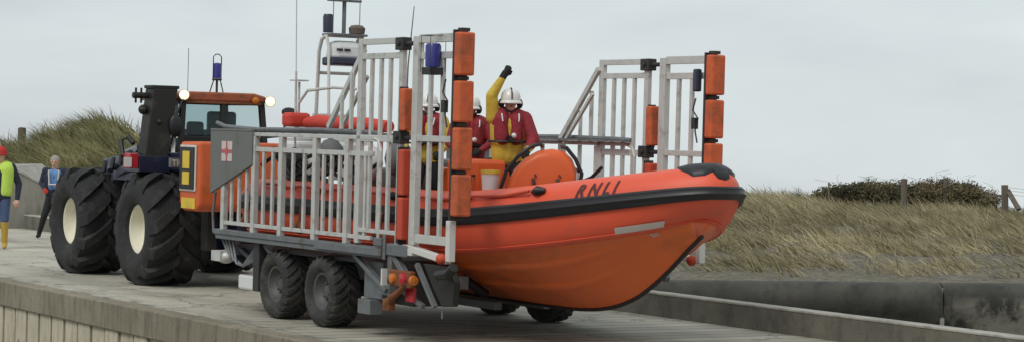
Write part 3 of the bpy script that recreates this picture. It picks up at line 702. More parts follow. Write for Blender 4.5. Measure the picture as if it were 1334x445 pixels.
# hoist mast
m = MB(); m.prism([(-1.05,2.0),(-.66,2.0),(-.52,3.08),(-.93,3.08)],0,-9.05,-8.70); hm = m.build('hoist_mast', 'mast_black', TR, TB, bevel=.02)
m = MB(); m.bar((-8.88,-.95,3.10),(-8.88,-.50,3.10),.36,.05); m.tube([(-8.9,-.9,2.96),(-8.9,-1.20,2.96)],.05,12); m.tube([(-8.9,-1.06,3.08),(-8.9,-1.06,2.84)],.02,6); m.tube([(-8.9,-1.15,3.08),(-8.9,-1.15,2.84)],.02,6); m.ball((-8.9,-1.02,2.74),.08,12)
m.ball((-8.70,-.83,2.55),.05,8); m.build('pulley_head', 'mast_black', hm, TB, bevel=.008)
# hydraulic arms in navy, left of mast
a = MB()
for y in (-.55,-.15,.9):
    a.bar((-8.9,y-.5 if y<0 else y,2.0),(-10.6,y-.25 if y<0 else y,1.62),.10,.14)
    a.bar((-9.2,y-.4 if y<0 else y,2.14),(-10.2,y-.2 if y<0 else y,1.95),.07,.10)
    a.tube([(-9.3,y-.35,2.05),(-10.9,y-.2,1.75)],.055,10)
a.b2(-10.4,-9.4,-.9,-.3,1.60,1.75); a.b2(-9.3,-8.7,-1.15,-.62,1.76,2.02)
a.bar((-9.0,-.85,2.06),(-11.2,-.62,1.84),.12,.16); a.bar((-9.6,-.8,2.10),(-10.9,-.35,2.02),.10,.10); a.b2(-11.3,-10.2,-.7,-.1,1.70,1.93); a.tube([(-9.2,-.9,2.16),(-10.6,-.62,2.03)],.05,10); a.tube([(-11.2,-.62,1.80),(-11.3,.6,1.80)],.07,10)
arm = a.build('lift_arm', 'navy', TR, TB, bevel=.01)
a = MB()
for k in range(5):
    u = -9.3-.35*k; a.tube([(u,-.95,1.95-.06*k),(u-.05,-.9,2.12-.06*k),(u-.16,-.85,2.14-.06*k),(u-.24,-.85,1.95-.06*k)],.035,8)
a.tube([(-9.0,-1.3,2.0),(-9.15,-1.28,2.25),(-9.05,-1.2,2.30),(-8.95,-1.15,2.2)],.04,8); a.build('hydraulic_hose', 'black_rubber', arm, TB, smooth=True)
a = MB(); a.b2(-9.0,-8.7,-1.30,-1.16,1.82,2.05); a.build('tail_lamp', 'red_lens', TR, TB, bevel=.01)
a = MB(); a.b2(-8.698,-8.685,-1.40,-1.28,1.84,1.99); a.build('reflector_plate', 'white_paint', TR, TB)
a = MB(); a.b2(-8.05,-7.95,-.93,-.62,1.86,2.0); lb = a.build('side_badge', 'plate_grey', TR, TB)
vs, fs = text_mesh('TICB', .13, 0, .004); a = MB(); a.add([(-7.947,-.92+v.x,1.885+v.y) for v in vs], fs); a.build('badge_lettering', 'decal_white', lb, TB, one=True)
a = MB(); a.b2(-7.85,-7.6,-.45,-.3,.6,1.25); a.tube([(-7.4,.4,.62),(-6.2,.4,.62)],.07,10); a.build('tow_bar', 'dark_steel', TR, TB)

# ------------------------------------------------------------------ people
def capsule_mb(mb, p, q, r0, r1, n=14):
    p, q = Vector(p), Vector(q); L = (q-p).length; k = max(2, int(L/.03))
    if L < 1e-4: mb.ball(p, r0, n); return
    mb.tube([p.lerp(q, i/k) for i in range(k+1)], r0, n, rs=[r0+(r1-r0)*i/k for i in range(k+1)])
    mb.ball(p, r0, n); mb.ball(q, r1, n)
def remesh_obj(mb, name, mats, parent, base, voxel, zones=None, smooth=2):
    me = bpy.data.meshes.new('tmp'); me.from_pydata(mb.v, [], mb.f); o = bpy.data.objects.new('tmp', me); COL.objects.link(o)
    bm = bmesh.new(); bm.from_mesh(me); bmesh.ops.recalc_face_normals(bm, faces=bm.faces); bm.to_mesh(me); bm.free()
    md = o.modifiers.new('r','REMESH'); md.mode = 'VOXEL'; md.voxel_size = voxel
    sm = o.modifiers.new('s','SMOOTH'); sm.iterations = smooth; sm.factor = .5
    nm = bpy.data.meshes.new_from_object(o.evaluated_get(bpy.context.evaluated_depsgraph_get())); bpy.data.objects.remove(o)
    nm.name = name; nm.materials.clear()
    for m in mats: nm.materials.append(MATS[m])
    if zones:
        A = np.array([z[0] for z in zones]); B = np.array([z[1] for z in zones]); R0 = np.array([z[2] for z in zones]); R1 = np.array([z[3] for z in zones]); mi = np.array([z[4] for z in zones])
        n = len(nm.polygons); cc = np.empty(n*3); nm.polygons.foreach_get('center', cc); cc = cc.reshape(-1,1,3)
        d = B-A; L2 = np.maximum((d*d).sum(1),1e-9); t = np.clip(((cc-A)*d).sum(2)/L2,0,1); pt = A+t[...,None]*d
        dist = np.linalg.norm(cc-pt,axis=2)-(R0+(R1-R0)*t); idx = mi[np.argmin(dist,axis=1)]
        nm.polygons.foreach_set('material_index', idx.astype(np.int32))
    nm.transform(Matrix.Translation(-Vector(base))); nm.polygons.foreach_set('use_smooth',[True]*len(nm.polygons))
    ob = bpy.data.objects.new(name, nm); COL.objects.link(ob); ob.parent = parent
    return ob
def make_person(label, pos, face, frame, J, M, mats, height=1.75, helmet=None, hair=None, extra=None, group=None):
    """J: joints in a body frame (x = person's left, y = facing, z up) in fractions of height; M: zone material indices"""
    h = height; f = Vector((face[0],face[1],0)).normalized(); l = Vector((-f.y, f.x, 0)); P0 = Vector(pos)
    T = lambda p: P0 + l*(p[0]*h) + f*(p[1]*h) + Vector((0,0,p[2]*h))
    root = thing('person', label, 'person', pos, frame, group)
    Z = []
    def cap(a, b, r0, r1, m): Z.append((T(a), T(b), r0*h, r1*h, m))
    g = J
    hd = Vector(g['head']); nk = Vector(g['neck']); ch = Vector(g['chest']); pv = Vector(g['pelvis'])
    cap(nk, hd-Vector((0,0,.03)), .034, .036, M['skin'])
    lat = Vector((.062,0,0))
    for s in (-1,1):
        S, E, Hh = g['sh'][s], g['el'][s], g['ha'][s]
        cap(ch+lat*s*1.0+Vector((0,0,.0)), pv+lat*s*.75, .072, .068, M['torso']); cap(ch+Vector((0,0,.045))+lat*s*.6, S, .058, .042, M['torso'])
        ar = g.get('armr',1); cap(S, E, .042*ar, .034*ar, M['arm']); cap(E, Vector(E).lerp(Vector(Hh),.92), .034*ar, .024, M['fore'])
        K, A = g['kn'][s], g['an'][s]; hip = pv+Vector((s*.052,0,-.02))
        cap(hip, K, .060, .042, M['thigh']); cap(K, A, .042, .028, M['shin'])
        fd = Vector(g.get('footdir',{}).get(s,(0,1,0)))
        cap(Vector(A)+Vector((0,0,-.012)), Vector(A)+fd*.085+Vector((0,0,-.02)), .028, .022, M['foot'])
        # hand with palm + five fingers
        e, hh = Vector(E), Vector(Hh); d = (hh-e).normalized(); side = d.cross(Vector((0,1,0)))
        if side.length < .2: side = d.cross(Vector((1,0,0)))
        side.normalize(); nrm = d.cross(side); cl = g.get('curl', .5)
        pal = hh+d*.030
        cap(hh, pal, .020, .023, M['hand'])
        for i, off in enumerate((-.020,-.007,.007,.020)):
            ln = (.030,.036,.034,.026)[i]; b0 = pal+side*off+d*.008; k1 = b0+d*ln*.6+nrm*ln*.15*cl; k2 = k1+(d*(1-cl)+nrm*cl)*ln*.7
            cap(b0, k1, .0070, .0064, M['hand']); cap(k1, k2, .0064, .0056, M['hand'])
        tb = hh-side*.018; t1 = tb-side*.018+d*.020; cap(tb, t1, .0085, .0078, M['hand']); cap(t1, t1+d*.022+nrm*.006, .0075, .0062, M['hand'])
    cap(ch, pv, .078, .070, M['torso'])
    # head
    fh = Vector(g.get('look',(0,1,0))).normalized()
    cap(hd+Vector((0,0,.012)), hd+Vector((0,0,.016))-fh*.008, .052, .050, M['skin']); cap(hd+fh*.012-Vector((0,0,.030)), hd+fh*.020-Vector((0,0,.042)), .036, .026, M['skin'])
    cap(hd+fh*.050+Vector((0,0,.004)), hd+fh*.061-Vector((0,0,.013)), .007, .010, M['skin'])
    ls = Vector((-fh.y, fh.x, 0)) if abs(fh.z) < .9 else Vector((1,0,0))
    for s in (-1,1): cap(hd-ls*s*.052+Vector((0,0,.006)), hd-ls*s*.053-Vector((0,0,.010)), .010, .007, M['skin'])
    mb = MB()
    for a, b, r0, r1, m in Z: capsule_mb(mb, a, b, r0, r1, 12)
    body = remesh_obj(mb, 'body', mats, root, pos, .0125, Z, 2)
    # eyes and mouth
    e = MB(); hdw = T(hd)
    fw = (l*fh.x + f*fh.y + Vector((0,0,fh.z))).normalized(); lw = Vector((-fw.y, fw.x, 0)).normalized(); up = Vector((0,0,1))
    for s in (-1,1): e.ball(hdw+fw*(.051*h)+lw*(s*.018*h)+up*(.010*h), .0065*h, 8)
    e.build('eye', 'black_rubber', body, pos, smooth=True)
    e = MB(); e.ball(hdw+fw*(.050*h)-up*(.030*h), .010*h, 8, (1.3,1.3,.35)); e.build('mouth', 'hat_red' if False else 'rust', body, pos, smooth=True)
    if helmet:
        mh = MB(); n = 20; R = .071*h
        prof = [(R*.98,-.030*h),(R*1.02,-.005*h),(R,.020*h),(R*.90,.045*h),(R*.68,.064*h),(R*.36,.074*h),(.001,.077*h)]
        mh.lathe(prof, hdw+up*.018*h-fw*.004*h, (0,0,1), 22); mh.lathe([(R*1.0,-.028*h),(R*1.16,-.030*h),(R*1.14,-.018*h),(R,-.008*h)], hdw+up*.018*h+fw*.008*h, (0,0,1), 22)
        ho = mh.build('helmet', helmet, root, pos, smooth=True)
        md = ho.modifiers.new('sol','SOLIDIFY'); md.thickness = .008
        sb = MB()
        for s in (-1,1): sb.tube([hdw+lw*s*.066*h+up*.0*h, hdw+lw*s*.060*h-up*.030*h, hdw+lw*s*.03*h-up*.060*h+fw*.02*h, hdw-up*.066*h+fw*.028*h], .009*h, 6)
        for s in (-1,1): sb.ball(hdw+lw*s*.066*h-up*.012*h, .030*h, 10, (.8,.8,1.2))
        sb.build('chin_strap', 'black_rubber', ho, pos, one=True, smooth=True)
        sb = MB(); sb.tube([hdw+fw*.074*h+up*.024*h, hdw+fw*.064*h+up*.065*h, hdw+fw*.02*h+up*.097*h, hdw-fw*.03*h+up*.094*h], .006*h, 6); sb.build('helmet_stripe', 'letter_dark', ho, pos, smooth=True)
    if hair:
        hm_ = MB(); hm_.ball(hdw+up*.020*h-fw*.008*h, .0575*h, 16, (1,1,1.02)); 
        vs = [Vector(v) for v in hm_.v]; keep = [fc for fc in hm_.f if sum(((vs[i]-hdw).dot(up) > .018*h or (vs[i]-hdw).dot(fw) < -.012*h) for i in fc) == 4]
        hm_.f = keep; hm_.m = [0]*len(keep); hm_.build('hair', hair, body, pos, smooth=True)
    return root, body, T, h, f, l
def crew_vest(root, T, h, pos, g, col='vest_red'):
    ch = Vector(g['chest']); pv = Vector(g['pelvis']); mb = MB()
    for s in (-1,1):
        capsule_mb(mb, T(ch+Vector((s*.058,.004,.035))), T(ch.lerp(pv,.40)+Vector((s*.050,.008,0))), .074*h, .070*h)
        capsule_mb(mb, T(ch+Vector((s*.052,.050,.05))), T(ch.lerp(pv,.42)+Vector((s*.048,.052,0))), .044*h, .048*h)
        capsule_mb(mb, T(ch+Vector((s*.055,.01,.075))), T(ch+Vector((s*.105,0,.060))), .055*h, .050*h)
    v = remesh_obj(mb, 'life_jacket', [col], root, pos, .016, None, 2)
    for s in (-1,1):
        b = MB(); b.tube([T(ch+Vector((s*.062,.085,.085))), T(ch+Vector((s*.060,.108,.045))), T(ch+Vector((s*.057,.108,.03)))], .009, 6); b.build('reflective_tape', 'white_plastic', v, pos, smooth=True)
    b = MB(); c = ch.lerp(pv,.42)
    b.box(T(c+Vector((0,.115,0))), (.10*1.0,.05,.09)); b.build('radio_pouch', 'black_rubber', v, pos, bevel=.012)
    b = MB(); b.ball(T(c+Vector((.02,.135,.025))), .034, 10); b.build('strobe', 'white_plastic', v, pos, smooth=True)
    b = MB(); c2 = ch.lerp(pv,.50)
    pts = []
    for k in range(17):
        a = 2*PI*k/16; pts.append(T(c2+Vector((math.cos(a)*.140, .012+math.sin(a)*.098,0))))
    b.tube(pts, .016, 6); b.build('waist_belt', 'black_rubber', v, pos, smooth=True)
    return v
STAND = dict(head=(0,.01,.935), neck=(0,0,.855), chest=(0,0,.755), pelvis=(0,0,.53))
def J(**k):
    d = dict(STAND); d.update(k); return d
# main crewman waving : x + is his left
g = J(sh={-1:(-.110,0,.81),1:(.118,0,.805)}, el={-1:(-.128,.03,.965),1:(.175,.05,.66)}, ha={-1:(-.042,.05,1.12),1:(.12,.14,.575)},
      kn={-1:(-.07,.03,.28),1:(.09,.05,.28)}, an={-1:(-.08,0,.04),1:(.10,.02,.04)}, look=(-.05,1,-.05), curl=.75, head=(.012,.015,.925), armr=1.25)
pos = (.66,-.14,1.285); face = (.93,-.36)
Zm = dict(skin=0,torso=1,arm=1,fore=1,thigh=2,shin=2,foot=2,hand=2)
r, body, T, h, f, l = make_person('lifeboat crewman in yellow drysuit and red life jacket waving one raised gloved hand', pos, face, RAMP, g, Zm, ['skin','drysuit','black_cloth'], 1.74, helmet='helmet_white', group='crew standing in the lifeboat')
crew_vest(r, T, h, pos, g)
mb = MB(); capsule_mb(mb, T(Vector(g['el'][-1]).lerp(Vector(g['ha'][-1]),.35)), T(Vector(g['ha'][-1])+Vector((.004,0,.008))), .046, .046); remesh_obj(mb, 'glove_cuff', ['black_cloth'], r, pos, .012)
mb = MB(); capsule_mb(mb, T(Vector(g['sh'][1])), T(Vector(g['el'][1])), .102, .084); capsule_mb(mb, T(Vector(g['el'][1])), T(Vector(g['el'][1]).lerp(Vector(g['ha'][1]),.6)), .082, .06); remesh_obj(mb, 'jacket_sleeve', ['vest_red'], r, pos, .014)
# second crewman
g = J(sh={-1:(-.115,0,.82),1:(.115,0,.82)}, el={-1:(-.17,.02,.66),1:(.17,.06,.67)}, ha={-1:(-.11,.15,.60),1:(.06,.17,.60)},
      kn={-1:(-.08,.10,.30),1:(.08,.10,.30)}, an={-1:(-.08,0,.04),1:(.08,0,.04)}, look=(-.45,.9,-.05), curl=.8)
pos = (-.02,-.275,1.30); 
r, body, T, h, f, l = make_person('crewman in dark red jacket and white helmet directly behind the waving man', pos, (.9,-.43), RAMP, g, dict(skin=0,torso=1,arm=1,fore=1,thigh=2,shin=2,foot=2,hand=2), ['skin','vest_red','black_cloth'], 1.62, helmet='helmet_white', group='crew standing in the lifeboat')
crew_vest(r, T, h, pos, g)
# third crewman
pos = (-.75,-.47,1.285)
g = J(sh={-1:(-.115,0,.82),1:(.115,0,.82)}, el={-1:(-.18,.02,.67),1:(.18,.03,.67)}, ha={-1:(-.15,.13,.58),1:(.12,.14,.57)},
      kn={-1:(-.08,.05,.30),1:(.08,.05,.30)}, an={-1:(-.08,0,.04),1:(.08,0,.04)}, look=(.05,1,0), curl=.7)
r, body, T, h, f, l = make_person('helmeted lifeboat crewman looking out between the bars of the near gate', pos, (.75,-.66), RAMP, g, dict(skin=0,torso=1,arm=1,fore=1,thigh=2,shin=2,foot=2,hand=2), ['skin','drysuit','black_cloth'], 1.66, helmet='helmet_white', group='crew standing in the lifeboat')
crew_vest(r, T, h, pos, g)
# man in hi-vis (left edge)
pos = (-19.05,.19,.0)
g = J(sh={-1:(-.115,0,.82),1:(.115,0,.82)}, el={-1:(-.165,-.02,.66),1:(.185,-.02,.655)}, ha={-1:(-.15,.07,.53),1:(.175,.03,.49)},
      kn={-1:(-.05,.02,.28),1:(.055,.04,.28)}, an={-1:(-.055,0,.045),1:(.06,.0,.045)}, look=(-.5,.8,0), curl=.6)
r, body, T, h, f, l = make_person('man in red woolly hat, yellow hi-vis vest, jeans and yellow wellingtons', pos, (.9,-.35), RAMP, g, dict(skin=0,torso=1,arm=1,fore=1,thigh=2,shin=3,foot=3,hand=0), ['skin','navy_cloth','jeans','boot_yellow'], 1.96, hair='dark_hair')
v = MB(); ch = Vector(g['chest']); pv = Vector(g['pelvis'])
for s in (-1,1): capsule_mb(v, T(ch+Vector((s*.06,.0,.04))), T(ch.lerp(pv,.80)+Vector((s*.050,0,0))), .085*h, .080*h); capsule_mb(v, T(ch+Vector((s*.05,.0,.075))), T(ch+Vector((s*.095,0,.062))), .056*h, .048*h)
vv = remesh_obj(v, 'hi_vis_vest', ['hivis'], r, pos, .018)
v = MB(); hdw = T(Vector(g['head'])); v.lathe([(.062*h,-.0),(.068*h,.012*h),(.063*h,.045*h),(.045*h,.072*h),(.02*h,.086*h),(.001,.088*h)], hdw+Vector((0,0,.008*h)), (0,0,1), 18); hh = v.build('woolly_hat', 'hat_red', r, pos, smooth=True)
v = MB(); v.lathe([(.064*h,.0),(.070*h,.006*h),(.070*h,.022*h),(.066*h,.028*h)], hdw+Vector((0,0,.0*h)), (0,0,1), 18); v.build('hat_brim', 'hat_red', hh, pos, smooth=True)
# walking man
pos = (-22.65,2.67,.0)
g = J(head=(0,.05,.925), neck=(0,.035,.85), chest=(0,.03,.75), pelvis=(0,0,.52), sh={-1:(-.115,.03,.82),1:(.115,.03,.82)}, el={-1:(-.165,.0,.67),1:(.17,.06,.67)}, ha={-1:(-.10,.12,.60),1:(.09,.17,.64)},
      kn={-1:(-.12,.00,.29),1:(.06,.09,.29)}, an={-1:(-.20,-.09,.05),1:(.07,.08,.045)}, look=(-.1,1,-.15), curl=.7)
r, body, T, h, f, l = make_person('balding man in dark jacket and pale blue bib walking beside the front tyre', pos, (.85,-.5), RAMP, g, dict(skin=0,torso=1,arm=1,fore=1,thigh=2,shin=2,foot=2,hand=3), ['skin','navy_cloth','black_cloth','hat_red'], 1.80, hair='grey_hair')
v = MB(); ch = Vector(g['chest']); pv = Vector(g['pelvis'])
for s in (-1,1): capsule_mb(v, T(ch+Vector((s*.035,.034,.04))), T(ch.lerp(pv,.5)+Vector((s*.032,.034,0))), .052*h, .054*h)
bb = remesh_obj(v, 'blue_bib', ['bib_blue'], r, pos, .018)
v = MB()
for s in (-1,1): v.tube([T(ch+Vector((s*.06,.09,.08))), T(ch+Vector((s*.055,.10,.0))), T(ch+Vector((s*.05,.10,-.09)))], .018, 6)
v.tube([T(ch+Vector((-.06,.10,-.09))), T(ch+Vector((.06,.10,-.09)))], .018, 6); v.build('reflective_tape', 'decal_white', bb, pos, smooth=True)

# ------------------------------------------------------------------ setting materials
def node_mat(name):
    m = bpy.data.materials.new(name); m.use_nodes = True; MATS[name] = m; return m, m.node_tree.nodes, m.node_tree.links
def ramp_node(N, pts):
    r = N.new('ShaderNodeValToRGB'); cr = r.color_ramp
    while len(cr.elements) < len(pts): cr.elements.new(.5)
    for e, (p, c) in zip(cr.elements, pts): e.position = p; e.color = (*c, 1)
    return r
def noise_node(N, L, tc, scale, detail=8, rough=.6, mp=None, out='Object'):
    n = N.new('ShaderNodeTexNoise'); n.inputs['Scale'].default_value = scale; n.inputs['Detail'].default_value = detail; n.inputs['Roughness'].default_value = rough
    if mp:
        m = N.new('ShaderNodeMapping'); m.inputs['Scale'].default_value = mp; L.new(tc.outputs[out], m.inputs[0]); L.new(m.outputs[0], n.inputs['Vector'])
    else: L.new(tc.outputs[out], n.inputs['Vector'])
    return n
def mixc(N, L, a, b, f, mode='MIX'):
    m = N.new('ShaderNodeMix'); m.data_type = 'RGBA'; m.blend_type = mode
    for inp, x in ((0,f),(6,a),(7,b)):
        if hasattr(x, 'links'): L.new(x, m.inputs[inp])
        elif inp == 0: m.inputs[0].default_value = x
        else: m.inputs[inp].default_value = (*x, 1)
    return m.outputs[2]
def fac(N, L, src, p0, p1, k=1.0):
    r = N.new('ShaderNodeMapRange'); r.inputs[1].default_value = p0; r.inputs[2].default_value = p1; r.inputs[4].default_value = k; L.new(src, r.inputs[0]); return r.outputs[0]
def bumpn(N, L, bs, src, st, dist=.02, prev=None):
    b = N.new('ShaderNodeBump'); b.inputs['Strength'].default_value = st; b.inputs['Distance'].default_value = dist; L.new(src, b.inputs['Height'])
    if prev: L.new(prev, b.inputs['Normal'])
    L.new(b.outputs[0], bs.inputs['Normal']); return b.outputs[0]
# slipway deck (object space = slip frame: x down the slip, y across)
m, N, L = node_mat('slip_concrete'); bs = N['Principled BSDF']; tc = N.new('ShaderNodeTexCoord')
n1 = noise_node(N, L, tc, .5, 8, .65, (.5,1.0,1)); n2 = noise_node(N, L, tc, 5, 10, .7); n3_ = noise_node(N, L, tc, 1.4, 8, .7, (3.0,.35,1)); n4 = noise_node(N, L, tc, .9, 6, .6, (.25,1.6,1))
c = mixc(N, L, (.36,.335,.27), (.50,.47,.39), fac(N,L,n1.outputs['Fac'],.35,.65))
c = mixc(N, L, c, (.17,.158,.125), fac(N,L,n3_.outputs['Fac'],.52,.72,.6))
c = mixc(N, L, c, (.42,.40,.34), fac(N,L,n4.outputs['Fac'],.58,.75,.4))
c = mixc(N, L, c, (.12,.115,.10), fac(N,L,n2.outputs['Fac'],.58,.75,.45))
sx = N.new('ShaderNodeSeparateXYZ'); L.new(tc.outputs['Object'], sx.inputs[0])
gm = N.new('ShaderNodeMath'); gm.operation = 'MULTIPLY'; gm.inputs[1].default_value = 1/.38; L.new(sx.outputs[0], gm.inputs[0])
fr = N.new('ShaderNodeMath'); fr.operation = 'FRACT'; L.new(gm.outputs[0], fr.inputs[0])
pp_ = N.new('ShaderNodeMath'); pp_.operation = 'PINGPONG'; pp_.inputs[1].default_value = .5; L.new(fr.outputs[0], pp_.inputs[0])
gf = fac(N, L, pp_.outputs[0], .10, .02, 1)
fl_ = N.new('ShaderNodeMath'); fl_.operation = 'FLOOR'; L.new(gm.outputs[0], fl_.inputs[0])
wn = N.new('ShaderNodeTexWhiteNoise'); wn.noise_dimensions = '1D'; L.new(fl_.outputs[0], wn.inputs['W'])
only = fac(N, L, sx.outputs[0], -4.5, -1.5, 1)
gq = N.new('ShaderNodeMath'); gq.operation = 'MULTIPLY'; L.new(gf, gq.inputs[0]); L.new(only, gq.inputs[1])
gq2 = N.new('ShaderNodeMath'); gq2.operation = 'MULTIPLY'; gq2.inputs[1].default_value = .8; L.new(gq.outputs[0], gq2.inputs[0])
c = mixc(N, L, c, (.11,.10,.085), gq2.outputs[0])
wv = fac(N, L, wn.outputs['Value'], 0, 1, .55); wm = N.new('ShaderNodeMath'); wm.operation = 'MULTIPLY'; L.new(wv, wm.inputs[0]); L.new(only, wm.inputs[1])
c = mixc(N, L, c, (.19,.175,.145), wm.outputs[0])
vc = N.new('ShaderNodeTexVoronoi'); vc.feature = 'DISTANCE_TO_EDGE'; vc.inputs['Scale'].default_value = .42; wv_ = N.new('ShaderNodeVectorMath'); wv_.operation = 'ADD'; nw = noise_node(N, L, tc, 2.0, 6, .7); L.new(tc.outputs['Object'], wv_.inputs[0]); L.new(nw.outputs['Color'], wv_.inputs[1]); L.new(wv_.outputs[0], vc.inputs['Vector'])
c = mixc(N, L, c, (.10,.095,.08), fac(N, L, vc.outputs['Distance'], .016, .004, .75))
ed = fac(N, L, sx.outputs[1], -2.15, -2.6, 1); n5 = noise_node(N, L, tc, 2.4, 8, .7, (.8,2.2,1)); em = N.new('ShaderNodeMath'); em.operation = 'MULTIPLY'; L.new(ed, em.inputs[0]); L.new(fac(N,L,n5.outputs['Fac'],.47,.60,.8), em.inputs[1]); c = mixc(N, L, c, (.075,.068,.058), em.outputs[0])
n6 = noise_node(N, L, tc, 1.1, 6, .6, (.35,1.2,1)); tk = N.new('ShaderNodeMath'); tk.operation='ABSOLUTE'; L.new(sx.outputs[1], tk.inputs[0]); tk2 = N.new('ShaderNodeMath'); tk2.operation='SUBTRACT'; tk2.inputs[1].default_value=1.5; L.new(tk.outputs[0], tk2.inputs[0]); tk3 = N.new('ShaderNodeMath'); tk3.operation='ABSOLUTE'; L.new(tk2.outputs[0], tk3.inputs[0]); tm = N.new('ShaderNodeMath'); tm.operation='MULTIPLY'; L.new(fac(N,L,tk3.outputs[0],.55,.15,.55), tm.inputs[0]); L.new(fac(N,L,n6.outputs['Fac'],.40,.62,1), tm.inputs[1]); c = mixc(N, L, c, (.17,.158,.13), tm.outputs[0])
L.new(c, bs.inputs['Base Color']); bs.inputs['Roughness'].default_value = .82
b0 = bumpn(N, L, bs, n2.outputs['Fac'], .35, .02); inv = N.new('ShaderNodeMath'); inv.operation = 'SUBTRACT'; inv.inputs[0].default_value = 1; L.new(gq.outputs[0], inv.inputs[1]); bumpn(N, L, bs, inv.outputs[0], .5, .02, b0)
def concrete(name, a, b, dark, streak=(1,1,.15), sc=1.0, patch=None):
    m, N, L = node_mat(name); bs = N['Principled BSDF']; tc = N.new('ShaderNodeTexCoord')
    n1 = noise_node(N, L, tc, .8*sc, 8, .6); n2 = noise_node(N, L, tc, 2.2*sc, 8, .7, streak); n3 = noise_node(N, L, tc, 14*sc, 8, .7)
    c = mixc(N, L, a, b, fac(N,L,n1.outputs['Fac'],.38,.62)); c = mixc(N, L, c, dark, fac(N,L,n2.outputs['Fac'],.48,.68,.75)); c = mixc(N, L, c, [x*.6 for x in dark], fac(N,L,n3.outputs['Fac'],.58,.72,.5))
    if patch:
        n4 = noise_node(N, L, tc, 1.3, 10, .75, (1.2,1.2,.6)); sx = N.new('ShaderNodeSeparateXYZ'); L.new(tc.outputs['Object'], sx.inputs[0])
        k = fac(N, L, n4.outputs['Fac'], .46, .56, .85); reg = fac(N, L, sx.outputs[0], patch[1], patch[1]+1.0, 1); z = fac(N, L, sx.outputs[2], patch[2], patch[2]-.15, 1)
        k1 = N.new('ShaderNodeMath'); k1.operation='MULTIPLY'; L.new(k,k1.inputs[0]); L.new(reg,k1.inputs[1]); k2 = N.new('ShaderNodeMath'); k2.operation='MULTIPLY'; L.new(k1.outputs[0],k2.inputs[0]); L.new(z,k2.inputs[1])
        c = mixc(N, L, c, patch[0], k2.outputs[0])
    L.new(c, bs.inputs['Base Color']); bs.inputs['Roughness'].default_value = .85; bumpn(N, L, bs, n3.outputs['Fac'], .5, .02)
concrete('beam_concrete', (.20,.175,.125), (.275,.245,.18), (.105,.085,.055), (3,3,.5), 1.2)
concrete('pile_concrete', (.46,.42,.31), (.56,.51,.39), (.30,.25,.16), (3,3,.4), 1.5)
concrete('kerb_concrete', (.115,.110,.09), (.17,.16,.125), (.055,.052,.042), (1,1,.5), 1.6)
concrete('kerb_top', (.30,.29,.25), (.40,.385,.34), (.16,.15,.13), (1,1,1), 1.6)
concrete('sea_wall_concrete', (.040,.038,.032), (.075,.071,.058), (.018,.017,.015), (1.2,1,.5), 1.0, patch=((.34,.325,.27), 2.0, -.16))
concrete('grey_concrete', (.19,.18,.15), (.26,.245,.205), (.13,.12,.09), (2,2,.4), 1.2)
# shingle + soil
m, N, L = node_mat('shingle'); bs = N['Principled BSDF']; tc = N.new('ShaderNodeTexCoord')
vo = N.new('ShaderNodeTexVoronoi'); vo.inputs['Scale'].default_value = 16; L.new(tc.outputs['Object'], vo.inputs['Vector'])
vs2 = N.new('ShaderNodeSeparateColor'); L.new(vo.outputs['Color'], vs2.inputs[0])
r = ramp_node(N, [(0,(.055,.048,.038)),(.5,(.125,.108,.085)),(1,(.25,.22,.175))]); L.new(vs2.outputs[0], r.inputs[0])
n1 = noise_node(N, L, tc, .35, 8, .6); c = mixc(N, L, r.outputs[0], (.115,.105,.055), fac(N,L,n1.outputs['Fac'],.42,.62,.55))
L.new(c, bs.inputs['Base Color']); bs.inputs['Roughness'].default_value = .9; bumpn(N, L, bs, vo.outputs['Distance'], .8, .04)
# grass
def grass_mat(name, cols, island=True):
    m, N, L = node_mat(name); bs = N['Principled BSDF']; tc = N.new('ShaderNodeTexCoord'); ge = N.new('ShaderNodeNewGeometry')
    n1 = noise_node(N, L, tc, .45, 5, .6); n2 = noise_node(N, L, tc, 1.6, 5, .6)
    ad = N.new('ShaderNodeMath'); ad.operation = 'MULTIPLY_ADD'; ad.inputs[1].default_value = .20; L.new(ge.outputs['Random Per Island'], ad.inputs[0]); L.new(fac(N,L,n1.outputs['Fac'],.32,.68,.40), ad.inputs[2])
    ad2 = N.new('ShaderNodeMath'); ad2.operation = 'ADD'; L.new(ad.outputs[0], ad2.inputs[0]); L.new(fac(N,L,n2.outputs['Fac'],.34,.66,.42), ad2.inputs[1])
    r = ramp_node(N, cols); L.new(ad2.outputs[0], r.inputs[0]); L.new(r.outputs[0], bs.inputs['Base Color']); bs.inputs['Roughness'].default_value = .75; bs.inputs['Specular IOR Level'].default_value = .25
grass_mat('marram', [(0,(.075,.068,.034)),(.28,(.165,.146,.078)),(.54,(.33,.285,.165)),(1,(.58,.51,.33))])
grass_mat('marram_green', [(0,(.050,.052,.022)),(.32,(.125,.128,.055)),(.6,(.235,.215,.10)),(1,(.45,.39,.21))])
grass_mat('bramble', [(0,(.035,.034,.018)),(.4,(.085,.076,.040)),(.7,(.15,.122,.066)),(1,(.27,.215,.12))])
mat('beach', (.22,.20,.16), .9, 0, .2, .5, bump=.4, bscale=5)
m, N, L = node_mat('sea_water'); bs = N['Principled BSDF']; bs.inputs['Base Color'].default_value = (.16,.18,.17,1); bs.inputs['Roughness'].default_value = .35; tc = N.new('ShaderNodeTexCoord'); n1 = noise_node(N, L, tc, .5, 6, .6); bumpn(N, L, bs, n1.outputs['Fac'], .5, .3)

